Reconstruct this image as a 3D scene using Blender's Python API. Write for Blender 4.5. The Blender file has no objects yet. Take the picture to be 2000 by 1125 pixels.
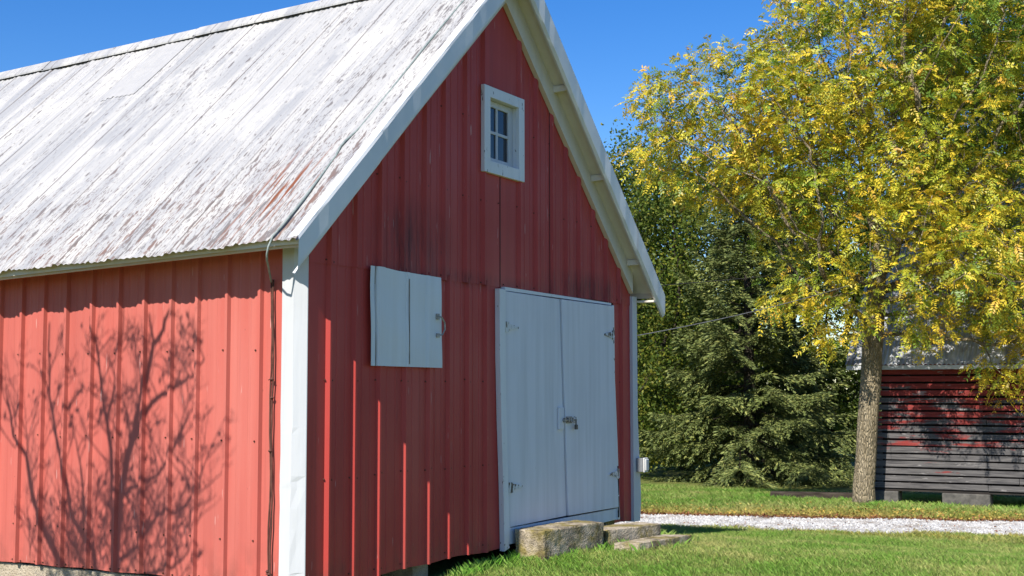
import bpy, bmesh, math, random
import numpy as np
from mathutils import Vector, Matrix

random.seed(7)
rng = np.random.default_rng(11)
scn = bpy.context.scene
COL = scn.collection

# ------------------------------------------------------------------ camera
yaw, pitch, roll = math.radians(29.373), math.radians(4.418), math.radians(-0.072)
CAM = Vector((-7.807, -6.156, 1.484))
F = Vector((math.cos(yaw) * math.cos(pitch), math.sin(yaw) * math.cos(pitch), math.sin(pitch)))
R0 = Vector((math.sin(yaw), -math.cos(yaw), 0))
U0 = R0.cross(F)
Rr = R0 * math.cos(roll) + U0 * math.sin(roll)
Uu = U0 * math.cos(roll) - R0 * math.sin(roll)
cd = bpy.data.cameras.new("camera")
cam = bpy.data.objects.new("camera", cd)
COL.objects.link(cam)
cam.matrix_world = Matrix(((Rr.x, Uu.x, -F.x, CAM.x), (Rr.y, Uu.y, -F.y, CAM.y), (Rr.z, Uu.z, -F.z, CAM.z), (0, 0, 0, 1)))
cd.sensor_width = 36.0
cd.lens = 2555.7 / 2000 * 36
cd.clip_end = 6000
cd.clip_start = 0.05
scn.camera = cam

# ------------------------------------------------------------------ sun and sky
SUN = Vector((1.0, 0.045, -0.94)).normalized()      # the way the light travels
sl = bpy.data.lights.new("sun", 'SUN')
sl.energy = 4.4
sl.angle = math.radians(0.53)
sl.color = (1.0, 0.95, 0.87)
so = bpy.data.objects.new("sun", sl)
COL.objects.link(so)
so.rotation_euler = SUN.to_track_quat('-Z', 'Y').to_euler()
elev = math.asin(-SUN.z)
azim = math.atan2(-SUN.x, -SUN.y)                  # clockwise from +Y

W = bpy.data.worlds.new("World")
scn.world = W
W.use_nodes = True
nt = W.node_tree
nt.nodes.clear()
sky = nt.nodes.new('ShaderNodeTexSky')
sky.sky_type = 'NISHITA'
sky.sun_disc = False
sky.sun_elevation = elev
sky.sun_rotation = azim
sky.altitude = 300
sky.air_density = 1.0
sky.dust_density = 0.25
sky.ozone_density = 3.5
hs = nt.nodes.new('ShaderNodeHueSaturation')
hs.inputs['Hue'].default_value = 0.512
hs.inputs['Saturation'].default_value = 1.37
hs.inputs['Value'].default_value = 1.12
bg = nt.nodes.new('ShaderNodeBackground')
bg.inputs['Strength'].default_value = 0.085
wo = nt.nodes.new('ShaderNodeOutputWorld')
nt.links.new(sky.outputs[0], hs.inputs['Color'])
nt.links.new(hs.outputs[0], bg.inputs['Color'])
nt.links.new(bg.outputs[0], wo.inputs['Surface'])

scn.view_settings.view_transform = 'Standard'
scn.view_settings.look = 'None'
scn.view_settings.exposure = 0.75
scn.view_settings.gamma = 1.0

# ------------------------------------------------------------------ helpers
class MB:
    def __init__(s):
        s.v, s.f, s.mi, s.cur = [], [], [], 0
    def add(s, vs, fs):
        o = len(s.v)
        s.v += [tuple(p) for p in vs]
        s.f += [tuple(i + o for i in f) for f in fs]
        s.mi += [s.cur] * len(fs)
    def quad(s, a, b, c, d):
        s.add([a, b, c, d], [(0, 1, 2, 3)])
    def box(s, x0, x1, y0, y1, z0, z1):
        vs = [(x, y, z) for z in (z0, z1) for y in (y0, y1) for x in (x0, x1)]
        s.add(vs, [(0, 2, 3, 1), (4, 5, 7, 6), (0, 1, 5, 4), (2, 6, 7, 3), (0, 4, 6, 2), (1, 3, 7, 5)])
    def prism(s, front, back):
        n = len(front)
        s.add(list(front) + list(back), [tuple(range(n)), tuple(range(2 * n - 1, n - 1, -1))] +
              [(i, i + n, (i + 1) % n + n, (i + 1) % n) for i in range(n)])
    def xz(s, pts, y0, y1):
        s.prism([(x, y0, z) for x, z in pts], [(x, y1, z) for x, z in pts])
    def tube(s, pts, rad, n=6, cap=True):
        pts = [Vector(p) for p in pts]
        if not hasattr(rad, '__len__'):
            rad = [rad] * len(pts)
        rings = []
        up = None
        for i, p in enumerate(pts):
            d = (pts[min(i + 1, len(pts) - 1)] - pts[max(i - 1, 0)])
            d = d.normalized() if d.length > 1e-9 else Vector((0, 0, 1))
            if up is None:
                up = d.orthogonal().normalized()
            else:
                up = up - d * up.dot(d)
                up = up.normalized() if up.length > 1e-6 else d.orthogonal().normalized()
            w = d.cross(up)
            rings.append([p + (up * math.cos(2 * math.pi * k / n) + w * math.sin(2 * math.pi * k / n)) * rad[i] for k in range(n)])
        vs = [q for r in rings for q in r]
        fs = []
        for i in range(len(rings) - 1):
            for k in range(n):
                fs.append((i * n + k, i * n + (k + 1) % n, (i + 1) * n + (k + 1) % n, (i + 1) * n + k))
        if cap:
            fs.append(tuple(range(n - 1, -1, -1)))
            fs.append(tuple(range((len(rings) - 1) * n, len(rings) * n)))
        s.add(vs, fs)
    def build(s, name, mat, parent=None, smooth=False, bevel=0):
        me = bpy.data.meshes.new(name)
        me.from_pydata(s.v, [], s.f)
        me.polygons.foreach_set('material_index', s.mi)
        bm = bmesh.new(); bm.from_mesh(me)
        bmesh.ops.recalc_face_normals(bm, faces=bm.faces)
        bm.to_mesh(me); bm.free()
        mats = mat if isinstance(mat, (list, tuple)) else [mat]
        o = link(name, me, mats[0], parent, smooth, bevel)
        for m in mats[1:]: me.materials.append(m)
        return o

def link(name, me, mat, parent=None, smooth=False, bevel=0):
    me.materials.append(mat)
    if smooth:
        me.polygons.foreach_set('use_smooth', [True] * len(me.polygons))
    o = bpy.data.objects.new(name, me)
    COL.objects.link(o)
    if parent:
        o.parent = parent
        o.matrix_parent_inverse = parent_world(parent).inverted()
    if bevel:
        b = o.modifiers.new('bevel', 'BEVEL')
        b.width = bevel; b.segments = 2; b.limit_method = 'ANGLE'
    return o

def parent_world(o):
    m = Matrix.Translation(o.location)
    return m if o.type == 'EMPTY' else Matrix.Identity(4)

def empty(name, loc):
    o = bpy.data.objects.new(name, None)
    o.empty_display_size = .3
    o.location = loc
    COL.objects.link(o)
    return o

def tag(o, label=None, cat=None, group=None, kind=None):
    if label: o['label'] = label
    if cat: o['category'] = cat
    if group: o['group'] = group
    if kind: o['kind'] = kind
    return o

def fast_mesh(name, V, idx, nper, colors=None):
    """V (n,3); idx flat loop indices; nper verts per face"""
    me = bpy.data.meshes.new(name)
    nf = len(idx) // nper
    me.vertices.add(len(V)); me.vertices.foreach_set('co', np.ascontiguousarray(V, np.float32).ravel())
    me.loops.add(len(idx)); me.loops.foreach_set('vertex_index', np.ascontiguousarray(idx, np.int32))
    me.polygons.add(nf)
    me.polygons.foreach_set('loop_start', np.arange(0, nf * nper, nper, dtype=np.int32))
    me.update(calc_edges=True)
    if colors is not None:
        a = me.attributes.new('tint', 'FLOAT_COLOR', 'POINT')
        c4 = np.ones((len(V), 4), np.float32); c4[:, :3] = colors
        a.data.foreach_set('color', c4.ravel())
    me.validate()
    return me

# ------------------------------------------------------------------ materials
class NT:
    def __init__(s, name):
        s.m = bpy.data.materials.new(name); s.m.use_nodes = True
        s.t = s.m.node_tree; s.t.nodes.clear()
        s.out = s.n('ShaderNodeOutputMaterial')
        s.p = s.n('ShaderNodeBsdfPrincipled')
        s.l(s.p.outputs[0], s.out.inputs[0])
    def n(s, k, **kw):
        a = s.t.nodes.new(k)
        for q, v in kw.items(): setattr(a, q, v)
        return a
    def l(s, a, b): s.t.links.new(a, b)
    def pos(s):
        if not hasattr(s, '_pos'): s._pos = s.n('ShaderNodeTexCoord').outputs['Object']
        return s._pos
    def noise(s, scale, detail=4, rough=.55, vec=None, dist=0):
        mp = s.n('ShaderNodeMapping'); s.l(vec or s.pos(), mp.inputs[0])
        mp.inputs['Scale'].default_value = scale if hasattr(scale, '__len__') else (scale,) * 3
        t = s.n('ShaderNodeTexNoise'); s.l(mp.outputs[0], t.inputs['Vector'])
        t.inputs['Scale'].default_value = 1; t.inputs['Detail'].default_value = detail; t.inputs['Roughness'].default_value = rough
        t.inputs['Distortion'].default_value = dist
        return t.outputs['Fac']
    def rng(s, v, a, b, c=0, d=1):
        r = s.n('ShaderNodeMapRange'); s.l(v, r.inputs[0])
        for i, q in enumerate((a, b, c, d)): r.inputs[1 + i].default_value = q
        return r.outputs[0]
    def mix(s, fac, a, b):
        m = s.n('ShaderNodeMix', data_type='RGBA')
        for i, q in ((0, fac), (6, a), (7, b)):
            if isinstance(q, (int, float)): m.inputs[i].default_value = q
            elif isinstance(q, tuple): m.inputs[i].default_value = (*q, 1)
            else: s.l(q, m.inputs[i])
        return m.outputs[2]
    def math(s, op, a, b=0.0, clamp=False):
        m = s.n('ShaderNodeMath', operation=op); m.use_clamp = clamp
        for i, q in ((0, a), (1, b)):
            if isinstance(q, (int, float)): m.inputs[i].default_value = q
            else: s.l(q, m.inputs[i])
        return m.outputs[0]
    def bump(s, h, strength=.3, dist=.01):
        b = s.n('ShaderNodeBump'); b.inputs['Strength'].default_value = strength; b.inputs['Distance'].default_value = dist
        s.l(h, b.inputs['Height']); s.l(b.outputs[0], s.p.inputs['Normal'])
    def sep(s):
        x = s.n('ShaderNodeSeparateXYZ'); s.l(s.pos(), x.inputs[0]); return x.outputs
    def near(s, c, sx, sy, sz):
        """1 at the point c falling to 0 at an ellipsoid round it"""
        mp = s.n('ShaderNodeMapping'); s.l(s.pos(), mp.inputs[0])
        mp.inputs['Scale'].default_value = (1 / sx, 1 / sy, 1 / sz)
        mp.inputs['Location'].default_value = (-c[0] / sx, -c[1] / sy, -c[2] / sz)
        g = s.n('ShaderNodeVectorMath', operation='LENGTH'); s.l(mp.outputs[0], g.inputs[0])
        return s.rng(g.outputs['Value'], 0, 1, 1, 0)
    def done(s, color, rough=.6, spec=.5, metal=0.0):
        if isinstance(color, tuple): s.p.inputs['Base Color'].default_value = (*color, 1)
        else: s.l(color, s.p.inputs['Base Color'])
        if isinstance(rough, (int, float)): s.p.inputs['Roughness'].default_value = rough
        else: s.l(rough, s.p.inputs['Roughness'])
        s.p.inputs['Specular IOR Level'].default_value = spec
        s.p.inputs['Metallic'].default_value = metal
        return s.m

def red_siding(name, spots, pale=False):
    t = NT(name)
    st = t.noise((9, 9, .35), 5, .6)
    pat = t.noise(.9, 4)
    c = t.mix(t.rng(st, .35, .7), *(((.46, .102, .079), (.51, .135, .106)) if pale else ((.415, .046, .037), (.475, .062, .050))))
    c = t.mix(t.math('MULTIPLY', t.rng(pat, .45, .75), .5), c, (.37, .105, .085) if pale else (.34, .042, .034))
    # pale scratches and chalk marks
    sc = t.noise((40, 40, 3.2), 2, .5)
    c = t.mix(t.math('MULTIPLY', t.rng(sc, .715, .735), .55), c, (.62, .42, .38))
    dk = t.noise((22, 22, 14), 3, .5)
    c = t.mix(t.math('MULTIPLY', t.rng(dk, .74, .78), .6), c, (.10, .035, .03))
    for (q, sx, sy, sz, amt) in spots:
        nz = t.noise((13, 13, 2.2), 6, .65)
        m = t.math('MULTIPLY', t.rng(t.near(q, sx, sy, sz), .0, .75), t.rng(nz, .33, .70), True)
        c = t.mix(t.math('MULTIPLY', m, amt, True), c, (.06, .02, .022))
    # dirt splashed up from the soil
    z = t.sep()[2]
    b = t.math('MULTIPLY', t.rng(z, .0, .35, 1, 0), t.rng(t.noise((7, 7, 5), 4), .4, .7))
    c = t.mix(t.math('MULTIPLY', b, .6), c, (.17, .06, .045))
    # run marks below the laps and uneven fading sheet by sheet
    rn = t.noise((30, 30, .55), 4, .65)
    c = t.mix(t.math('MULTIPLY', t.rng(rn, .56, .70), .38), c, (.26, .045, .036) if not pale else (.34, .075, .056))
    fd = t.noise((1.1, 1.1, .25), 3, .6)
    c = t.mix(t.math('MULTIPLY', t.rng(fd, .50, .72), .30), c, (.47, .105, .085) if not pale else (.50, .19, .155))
    t.bump(t.noise((14, 14, 1.5), 4), .12, .006)
    return t.done(c, t.rng(pat, .3, .7, .42, .6), .25)

M = {}
M['red_side'] = red_siding('sunlit_red_siding', [], True)  # same red paint as the gable, paler: sun glare put into the colour
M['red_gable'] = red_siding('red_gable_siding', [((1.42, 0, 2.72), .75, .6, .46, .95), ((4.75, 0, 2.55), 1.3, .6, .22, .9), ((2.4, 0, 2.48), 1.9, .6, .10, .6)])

def white_paint(name, base=(.74, .75, .75), chips=.0, streak=.35, rough=.5, tint=(.55, .55, .52)):
    t = NT(name)
    a = t.noise((11, 11, .6), 5)
    c = t.mix(t.math('MULTIPLY', t.rng(a, .4, .75), streak), base, tint)
    d = t.noise(1.6, 4)
    c = t.mix(t.math('MULTIPLY', t.rng(d, .5, .8), .4), c, tuple(x * .82 for x in base))
    if chips:
        e = t.noise((26, 26, 9), 4, .6)
        c = t.mix(t.rng(e, .80 - chips, .83 - chips), c, (.10, .085, .07))
    t.bump(t.noise((42, 42, 2.0), 5), .3, .004)
    return t.done(c, rough, .4)
M['white'] = white_paint('white_trim_paint', (.53, .54, .55), streak=.35, tint=(.40, .40, .39))
M['door'] = white_paint('white_door_paint', (.66, .67, .70), .03, .65, tint=(.50, .51, .52))
M['chipped'] = white_paint('chipped_white_paint', (.70, .71, .71), .13, .4)
M['hardware'] = white_paint('painted_hinge_metal', (.62, .63, .62), .30, .4)
M['cream'] = white_paint('cream_soffit_paint', (.68, .63, .54), .0, .4, tint=(.54, .48, .40))
M['tan'] = white_paint('tan_fascia_paint', (.56, .47, .36), .0, .5, tint=(.42, .34, .26))
M['hatch'] = white_paint('painted_sheet_metal', (.64, .67, .69), .04, .5, .4)

def roof_material():
    t = NT('worn_white_roof_sheet')
    X = t.sep()
    big = t.noise((.75, 1.0, 0), 4, .6)
    spots = t.noise((5.0, 20, 0), 4, .6)
    fine = t.noise((13, 46, 0), 3, .6)
    streak = t.noise((.35, 11, 0), 5, .7)
    band = t.noise((.22, 2.3, 0), 3, .6)
    c = t.mix(t.rng(streak, .40, .66), (.44, .425, .40), (.315, .315, .32))
    c = t.mix(t.math('MULTIPLY', t.rng(band, .50, .60), .75), c, (.285, .287, .295))
    patch = t.noise((1.1, 1.6, 0), 5, .65)
    c = t.mix(t.math('MULTIPLY', t.rng(patch, .50, .60), .75), c, (.50, .48, .445))
    # wear is worst along the eave and by the gable end
    ea = t.rng(X[0], -.4, 1.1, .085, 0)
    ge = t.rng(X[1], -.1, 1.3, .045, 0)
    bias = t.math('ADD', t.math('ADD', ea, ge), t.rng(big, .35, .68, -.05, .055))
    m = t.math('ADD', spots, bias)
    m2 = t.math('ADD', fine, t.math('MULTIPLY', bias, .8))
    tiny = t.noise((24, 75, 0), 2, .5)
    mask = t.math('MAXIMUM', t.rng(m, .632, .655), t.math('MULTIPLY', t.rng(m2, .638, .660), .9))
    mask = t.math('MAXIMUM', mask, t.math('MULTIPLY', t.rng(t.math('ADD', tiny, t.math('MULTIPLY', bias, .7)), .648, .668), .75))
    rc = t.mix(t.math('MULTIPLY', t.rng(t.noise((2.5, 12, 0), 4), .42, .62), t.rng(ea, 0, .07)), (.125, .112, .108), (.15, .07, .045))
    c = t.mix(t.math('MULTIPLY', mask, .85), c, rc)
    # dark lap lines between the sheets
    lp = t.math('FRACT', t.math('DIVIDE', t.math('ADD', X[1], 5.13), .62))
    ln = t.math('MULTIPLY', t.math('LESS_THAN', lp, .018), t.rng(t.noise((.9, 1.7, 0), 4), .36, .54))
    l2 = t.math('FRACT', t.math('DIVIDE', t.math('ADD', X[1], 5.02), .1033))
    l2 = t.math('MULTIPLY', t.math('LESS_THAN', l2, .09), t.rng(t.noise((.7, 6, 0), 4), .40, .58))
    c = t.mix(t.math('MULTIPLY', l2, .5), c, (.15, .14, .14))
    c = t.mix(t.math('MULTIPLY', ln, .75), c, (.10, .085, .08))
    # raw rust streaks near the corner
    rs = t.noise((1.4, 24, 0), 3, .55)
    rm = t.math('MULTIPLY', t.rng(rs, .55, .62), t.near((.12, .42, 3.0), .80, .50, 1.2), True)
    c = t.mix(t.math('MULTIPLY', rm, 1.5, True), c, (.19, .06, .025))
    t.bump(t.noise((9, 30, 0), 4), .25, .004)
    return t.done(c, .55, .3)
M['roof'] = roof_material()

def simple(name, c1, c2, scale, rough=.7, bump=.3, bd=.01, spec=.3, metal=0., detail=5):
    t = NT(name)
    n = t.noise(scale, detail)
    t.bump(t.noise(tuple(2.3 * q for q in scale) if hasattr(scale, '__len__') else scale * 2.3, 5), bump, bd)
    return t.done(t.mix(t.rng(n, .35, .68), c1, c2), rough, spec, metal)
M['galv'] = simple('weathered_flashing', (.60, .62, .63), (.70, .71, .71), (2, 2, 2), .42, .15, .01, .5)
M['dark'] = simple('dark_interior_wood', (.02, .017, .015), (.04, .033, .028), 3, .9)
M['screw'] = simple('rusty_screw', (.05, .02, .015), (.12, .05, .03), 40, .7)
M['metal'] = simple('weathered_steel', (.22, .20, .17), (.42, .41, .39), 40, .45, .2, .003, .5, .6)
M['lockbody'] = simple('dark_padlock_metal', (.05, .045, .04), (.12, .11, .10), 30, .5, .2, .003, .5, .5)
M['box_grey'] = simple('grey_electrical_box', (.16, .17, .18), (.20, .21, .22), 9, .5)
M['plastic'] = simple('white_plastic_cover', (.50, .50, .48), (.58, .58, .56), 9, .45, .05)
M['verdigris'] = simple('verdigris_cable', (.17, .21, .20), (.28, .32, .30), (30, 30, 30), .6, .5, .003)
M['vine'] = simple('dark_vine_stem', (.07, .028, .02), (.13, .05, .035), (20, 20, 20), .8)
M['wire'] = simple('weathered_wire', (.13, .13, .13), (.22, .22, .22), 12, .5)
M['blackwire'] = simple('dark_wire', (.03, .03, .03), (.06, .06, .06), 12, .5)

def concrete(name, moss):
    t = NT(name)
    a = t.noise(7, 6, .65)
    c = t.mix(t.rng(a, .3, .7), (.30, .245, .17), (.52, .44, .33))
    v = t.n('ShaderNodeTexVoronoi'); v.inputs['Scale'].default_value = 55; t.l(t.pos(), v.inputs['Vector'])
    c = t.mix(t.math('MULTIPLY', t.rng(v.outputs['Distance'], .1, .45, 1, 0), .45), c, (.15, .125, .10))
    if moss:
        g = t.noise(4.2, 5, .6)
        c = t.mix(t.math('MULTIPLY', t.rng(g, .46, .60), .85), c, (.20, .16, .035))
        k = t.noise(5.7, 5, .6)
        c = t.mix(t.math('MULTIPLY', t.rng(k, .50, .66), .75), c, (.075, .06, .04))
    h = t.math('ADD', t.noise(38, 6, .7), t.math('MULTIPLY', v.outputs['Distance'], .6))
    t.bump(h, .7, .02)
    return t.done(c, .92, .2)
M['concrete'] = concrete('mossy_concrete', True)
M['foundation'] = concrete('foundation_concrete', False)

def glass():
    t = NT('dark_window_glass')
    n = t.noise((2.5, 2.5, 2.5), 3)
    t.bump(t.noise(5, 2), .05, .01)
    return t.done(t.mix(t.rng(n, .4, .6), (.006, .007, .012), (.016, .018, .026)), .06, .5)
M['glass'] = glass()

def leaf_material(name, transl=.35, rough=.5, spec=.25):
    t = NT(name)
    a = t.n('ShaderNodeAttribute', attribute_name='tint')
    t.done(a.outputs['Color'], rough, spec)
    tr = t.n('ShaderNodeBsdfTranslucent'); t.l(a.outputs['Color'], tr.inputs['Color'])
    mx = t.n('ShaderNodeMixShader'); mx.inputs[0].default_value = transl
    t.l(t.p.outputs[0], mx.inputs[1]); t.l(tr.outputs[0], mx.inputs[2]); t.l(mx.outputs[0], t.out.inputs[0])
    return t.m
M['leaf'] = leaf_material('broad_leaves', .45)
M['needle'] = leaf_material('spruce_needles', .12, .6, .2)
M['blade'] = leaf_material('grass_blades', .3, .55, .2)
M['litter'] = leaf_material('fallen_leaf', .1, .8, .1)

def bark(name, a, b):
    t = NT(name)
    n = t.noise((9, 9, 1.6), 6, .65)
    v = t.n('ShaderNodeTexVoronoi', feature='DISTANCE_TO_EDGE')
    mp = t.n('ShaderNodeMapping'); mp.inputs['Scale'].default_value = (42, 42, 9); t.l(t.pos(), mp.inputs[0])
    v.inputs['Scale'].default_value = 1; t.l(mp.outputs[0], v.inputs['Vector'])
    c = t.mix(t.rng(n, .35, .68), a, b)
    c = t.mix(t.rng(v.outputs['Distance'], 0, .10, .45, 0), c, tuple(x * .35 for x in a))
    t.bump(t.math('ADD', t.rng(v.outputs['Distance'], 0, .25), n), .9, .03)
    return t.done(c, .9, .15)
M['bark'] = bark('walnut_bark', (.25, .20, .12), (.43, .355, .235))
M['bark_dark'] = bark('dark_bark', (.05, .04, .03), (.11, .09, .07))

# ------------------------------------------------------------------ ground
GX = np.array([-3000, -6, -2.5, 0, 1.6, 3, 4.6, 6.2, 7.6, 9, 10, 14, 21, 3000.])
GZ = np.array([-.36, -.36, -.38, -.30, -.16, -.10, -.105, -.20, -.36, -.44, -.46, -.47, -.80, -.80])
def ground_z(x, y):
    x = np.asarray(x, float)
    z = 0
    for d in (-.5, -.25, 0, .25, .5): z = z + np.interp(x + d, GX, GZ) / 5
    return z
def bumps(x, y):
    return .012 * np.sin(x * 2.1 + 1.3 * np.sin(y * 1.7)) * np.cos(y * 1.9 + x * .6)
def gz(x, y):
    return float(ground_z(x, y) + bumps(x, y))

NEAR = np.array([[12, 8.6], [5, 9.0], [3, 9.25], [1.6, 9.38], [.6, 9.55], [-.9, 9.86], [-3.5, 10.78], [-8, 12.5], [-14, 14.8]])
FAR = np.array([[12, 10.6], [5, 10.7], [3, 10.8], [1.7, 11.0], [-.2, 11.8], [-3.2, 12.7], [-8, 14.5], [-14, 16.8]])
def edge(T, y):
    o = np.argsort(T[:, 0]); return np.interp(y, T[o, 0], T[o, 1])
def wob(y, k): return .07 * np.sin(y * 5.1 + k) + .05 * np.sin(y * 11.3 + 2 * k) + .03 * np.sin(y * 23 + 3 * k)
def on_road(x, y, m=0.0):
    return (x > edge(NEAR, y) + wob(y, 1) - m) & (x < edge(FAR, y) + wob(y, 4) + m)

def ground_material():
    t = NT('lawn_soil_and_thatch')
    n = t.noise(1.3, 6, .6); k = t.noise(9, 6, .65)
    c = t.mix(t.rng(n, .35, .65), (.11, .15, .03), (.19, .18, .06))
    c = t.mix(t.math('MULTIPLY', t.rng(k, .45, .7), .6), c, (.07, .10, .02))
    t.bump(t.noise(30, 6, .7), .8, .03)
    return t.done(c, .95, .1)
xs = np.concatenate([[-3000, -800, -200, -60, -25], np.arange(-14, 30, .35), [34, 45, 70, 150, 400, 1000, 3000]])
ys = np.concatenate([[-3000, -800, -200, -60, -25], np.arange(-14, 16, .35), [20, 30, 45, 70, 150, 400, 1000, 3000]])
XX, YY = np.meshgrid(xs, ys, indexing='ij')
ZZ = ground_z(XX, YY) + np.where(np.abs(XX) < 40, bumps(XX, YY), 0)
V = np.stack([XX, YY, ZZ], -1).reshape(-1, 3)
ny = len(ys)
I, J = np.meshgrid(np.arange(len(xs) - 1), np.arange(ny - 1), indexing='ij')
a = (I * ny + J).ravel()
idx = np.stack([a, a + ny, a + ny + 1, a + 1], 1).ravel()
tag(link('ground', fast_mesh('ground', V, idx, 4), ground_material(), smooth=True), kind='structure')

# gravel drive: a sheet with a crown, plus loose stones on it
def gravel_material():
    t = NT('crushed_limestone')
    v = t.n('ShaderNodeTexVoronoi'); v.inputs['Scale'].default_value = 34; t.l(t.pos(), v.inputs['Vector'])
    bw = t.n('ShaderNodeRGBToBW'); t.l(v.outputs['Color'], bw.inputs[0])
    c = t.mix(t.rng(bw.outputs[0], .2, .8), (.39, .375, .355), (.66, .65, .625))
    n = t.noise(2.2, 6, .65)
    c = t.mix(t.math('MULTIPLY', t.rng(n, .50, .66), .6), c, (.24, .19, .14))
    t.bump(v.outputs['Distance'], .9, .03)
    return t.done(c, .9, .2)
yy = np.arange(-13.5, 12, .06)
xa, xb = edge(NEAR, yy) + wob(yy, 1), edge(FAR, yy) + wob(yy, 4)
S = np.linspace(0, 1, 13)
XX = xa[:, None] + (xb - xa)[:, None] * S[None]
YY = np.repeat(yy[:, None], 13, 1)
ZZ = ground_z(XX, YY) + bumps(XX, YY) + .004 + .03 * np.sin(S * math.pi)[None] ** .6
V = [np.stack([XX, YY, ZZ], -1).reshape(-1, 3)]
I, J = np.meshgrid(np.arange(len(yy) - 1), np.arange(12), indexing='ij')
a = (I * 13 + J).ravel()
idx = [np.stack([a, a + 13, a + 14, a + 1], 1).ravel()]
n = 14000
sy = rng.uniform(-6, 5, n); st = rng.random(n)
sx = edge(NEAR, sy) + (edge(FAR, sy) - edge(NEAR, sy)) * (st * 1.08 - .04)
sz = ground_z(sx, sy) + bumps(sx, sy) + .004 + .03 * np.sin(np.clip(st, 0, 1) * math.pi) ** .6
r = rng.uniform(.008, .022, n)
P = np.stack([sx, sy, sz], -1)
oct_ = np.array([[1, 0, 0], [0, 1, 0], [-1, 0, 0], [0, -1, 0], [0, 0, .9]])
th = rng.uniform(0, 6.28, n)
vv = P[:, None] + (oct_[None] * (r[:, None] * rng.uniform(.6, 1.3, (n, 5)))[..., None])
base = len(V[0])
V.append(vv.reshape(-1, 3))
b = base + np.arange(n) * 5
tri = np.stack([np.stack([b + i, b + (i + 1) % 4, b + 4], 1) for i in range(4)], 1).reshape(-1, 3)
quads = np.concatenate([tri, tri[:, 2:3]], 1)
me = bpy.data.meshes.new('gravel_drive')
me.from_pydata(np.concatenate(V).tolist(), [], idx[0].reshape(-1, 4).tolist() + tri.tolist())
tag(link('gravel_drive', me, gravel_material()), kind='structure')

# ------------------------------------------------------------------ barn
BW, EZ = 5.87, 2.50                 # gable width, wall height at the eaves
XC = 2.91                           # ridge line
def roof_z(x, y=0.0):
    return 2.90 + .915 * (x if x < XC else 2 * XC - x) - .035 * max(y, 0)
BL = 8.2
barn = tag(empty('barn', (0, 0, 0)), 'red metal sided barn with rusty white roof and white double doors', 'barn')

def ribbed(mb, ribs, lo, hi, u0, u1, place, h=.030, w0=.034, w1=.012, minor=True):
    """vertical ribbed sheet between u0 and u1; lo/hi give the bottom and top height at u; place(u, out, z)"""
    prof = [(u0, 0)]
    R_ = sorted(r for r in ribs if u0 + w0 < r < u1 - w0)
    for i, r_ in enumerate(R_):
        prof += [(r_ - w0, 0), (r_ - w1, h), (r_ + w1, h), (r_ + w0, 0)]
        nx = R_[i + 1] if i + 1 < len(R_) else None
        if minor and nx:
            for q in (1 / 3, 2 / 3):
                m_ = r_ + (nx - r_) * q
                prof += [(m_ - .016, 0), (m_ - .006, .004), (m_ + .006, .004), (m_ + .016, 0)]
    prof.append((u1, 0))
    for (ua, oa), (ub, ob) in zip(prof[:-1], prof[1:]):
        if ub - ua < 1e-6: continue
        mb.quad(place(ua, oa, lo(ua)), place(ub, ob, lo(ub)), place(ub, ob, hi(ub)), place(ua, oa, hi(ua)))

# side wall (faces the sun)
ribs_side = [.449, .778, 1.086, 1.364, 1.66, 1.947, 2.254, 2.558, 2.831, 3.105, 3.379] + [3.379 + .29 * k for k in range(1, 17)]
mb = MB()
low = lambda y: .012 + .005 * math.sin(y * 9)
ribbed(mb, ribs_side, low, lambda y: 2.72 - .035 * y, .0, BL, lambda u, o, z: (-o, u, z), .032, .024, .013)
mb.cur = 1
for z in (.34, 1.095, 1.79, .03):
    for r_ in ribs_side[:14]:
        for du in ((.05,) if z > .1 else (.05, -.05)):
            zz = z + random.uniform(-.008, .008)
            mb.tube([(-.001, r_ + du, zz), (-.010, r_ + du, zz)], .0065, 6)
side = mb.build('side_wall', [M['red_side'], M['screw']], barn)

# gable wall: lower sheets with the doorway left open, upper sheets lapped over them with the window hole
low_ribs = [.254, .581, .918, 1.29, 1.655, 1.975, 2.299, 2.62, 5.62]
up_ribs = [.25, .58, .916, 1.243, 1.581, 1.886, 2.25, 2.569, 2.894, 3.256, 3.60, 3.934, 4.256, 4.556, 4.90, 5.22, 5.55]
LAP = 2.44
mb = MB()
lowg = lambda x: .006 + .012 * math.sin(x * 5.3) * math.sin(x * 2.1)
pl = lambda u, o, z: (u, -o, z)
ribbed(mb, low_ribs, lowg, lambda x: LAP + .05, 0, 2.90, pl)
ribbed(mb, low_ribs, lowg, lambda x: LAP + .05, 5.42, BW, pl)
pu = lambda u, o, z: (u, -.007 - o, z)
lap = lambda x: LAP + .006 * math.sin(x * 3)
top = lambda x: roof_z(x) - .09
WX0, WX1, WZ0, WZ1 = 2.62, 3.20, 3.60, 4.23
# dense breaks so that the sloped top and the peak stay straight
def ribbed_up(u0, u1, lo, hi): ribbed(mb, up_ribs, lo, hi, u0, u1, pu)
ribbed_up(0, WX0, lap, top)
for lo_, hi_ in ((lap, lambda x: WZ0), (lambda x: WZ1, top)):
    ribbed_up(WX0, XC, lo_, hi_); ribbed_up(XC, WX1, lo_, hi_)
ribbed_up(WX1, BW, lap, top)
mb.cur = 1
for z, rr in ((.06, low_ribs), (.80, low_ribs), (1.56, low_ribs), (2.47, up_ribs), (3.24, up_ribs), (3.98, up_ribs)):
    for r_ in rr:
        for du in (.05, -.045):
            x = r_ + du
            if z < roof_z(x) - .3 and not (WX0 - .1 < x < WX1 + .1 and WZ0 - .1 < z < WZ1 + .1) and random.random() < .8:
                zz = z + random.uniform(-.012, .012)
                yy_ = -.007 if z > 2.4 else 0
                mb.tube([(x, yy_ + .001, zz), (x, yy_ - .009, zz)], .0065, 6)
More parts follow.
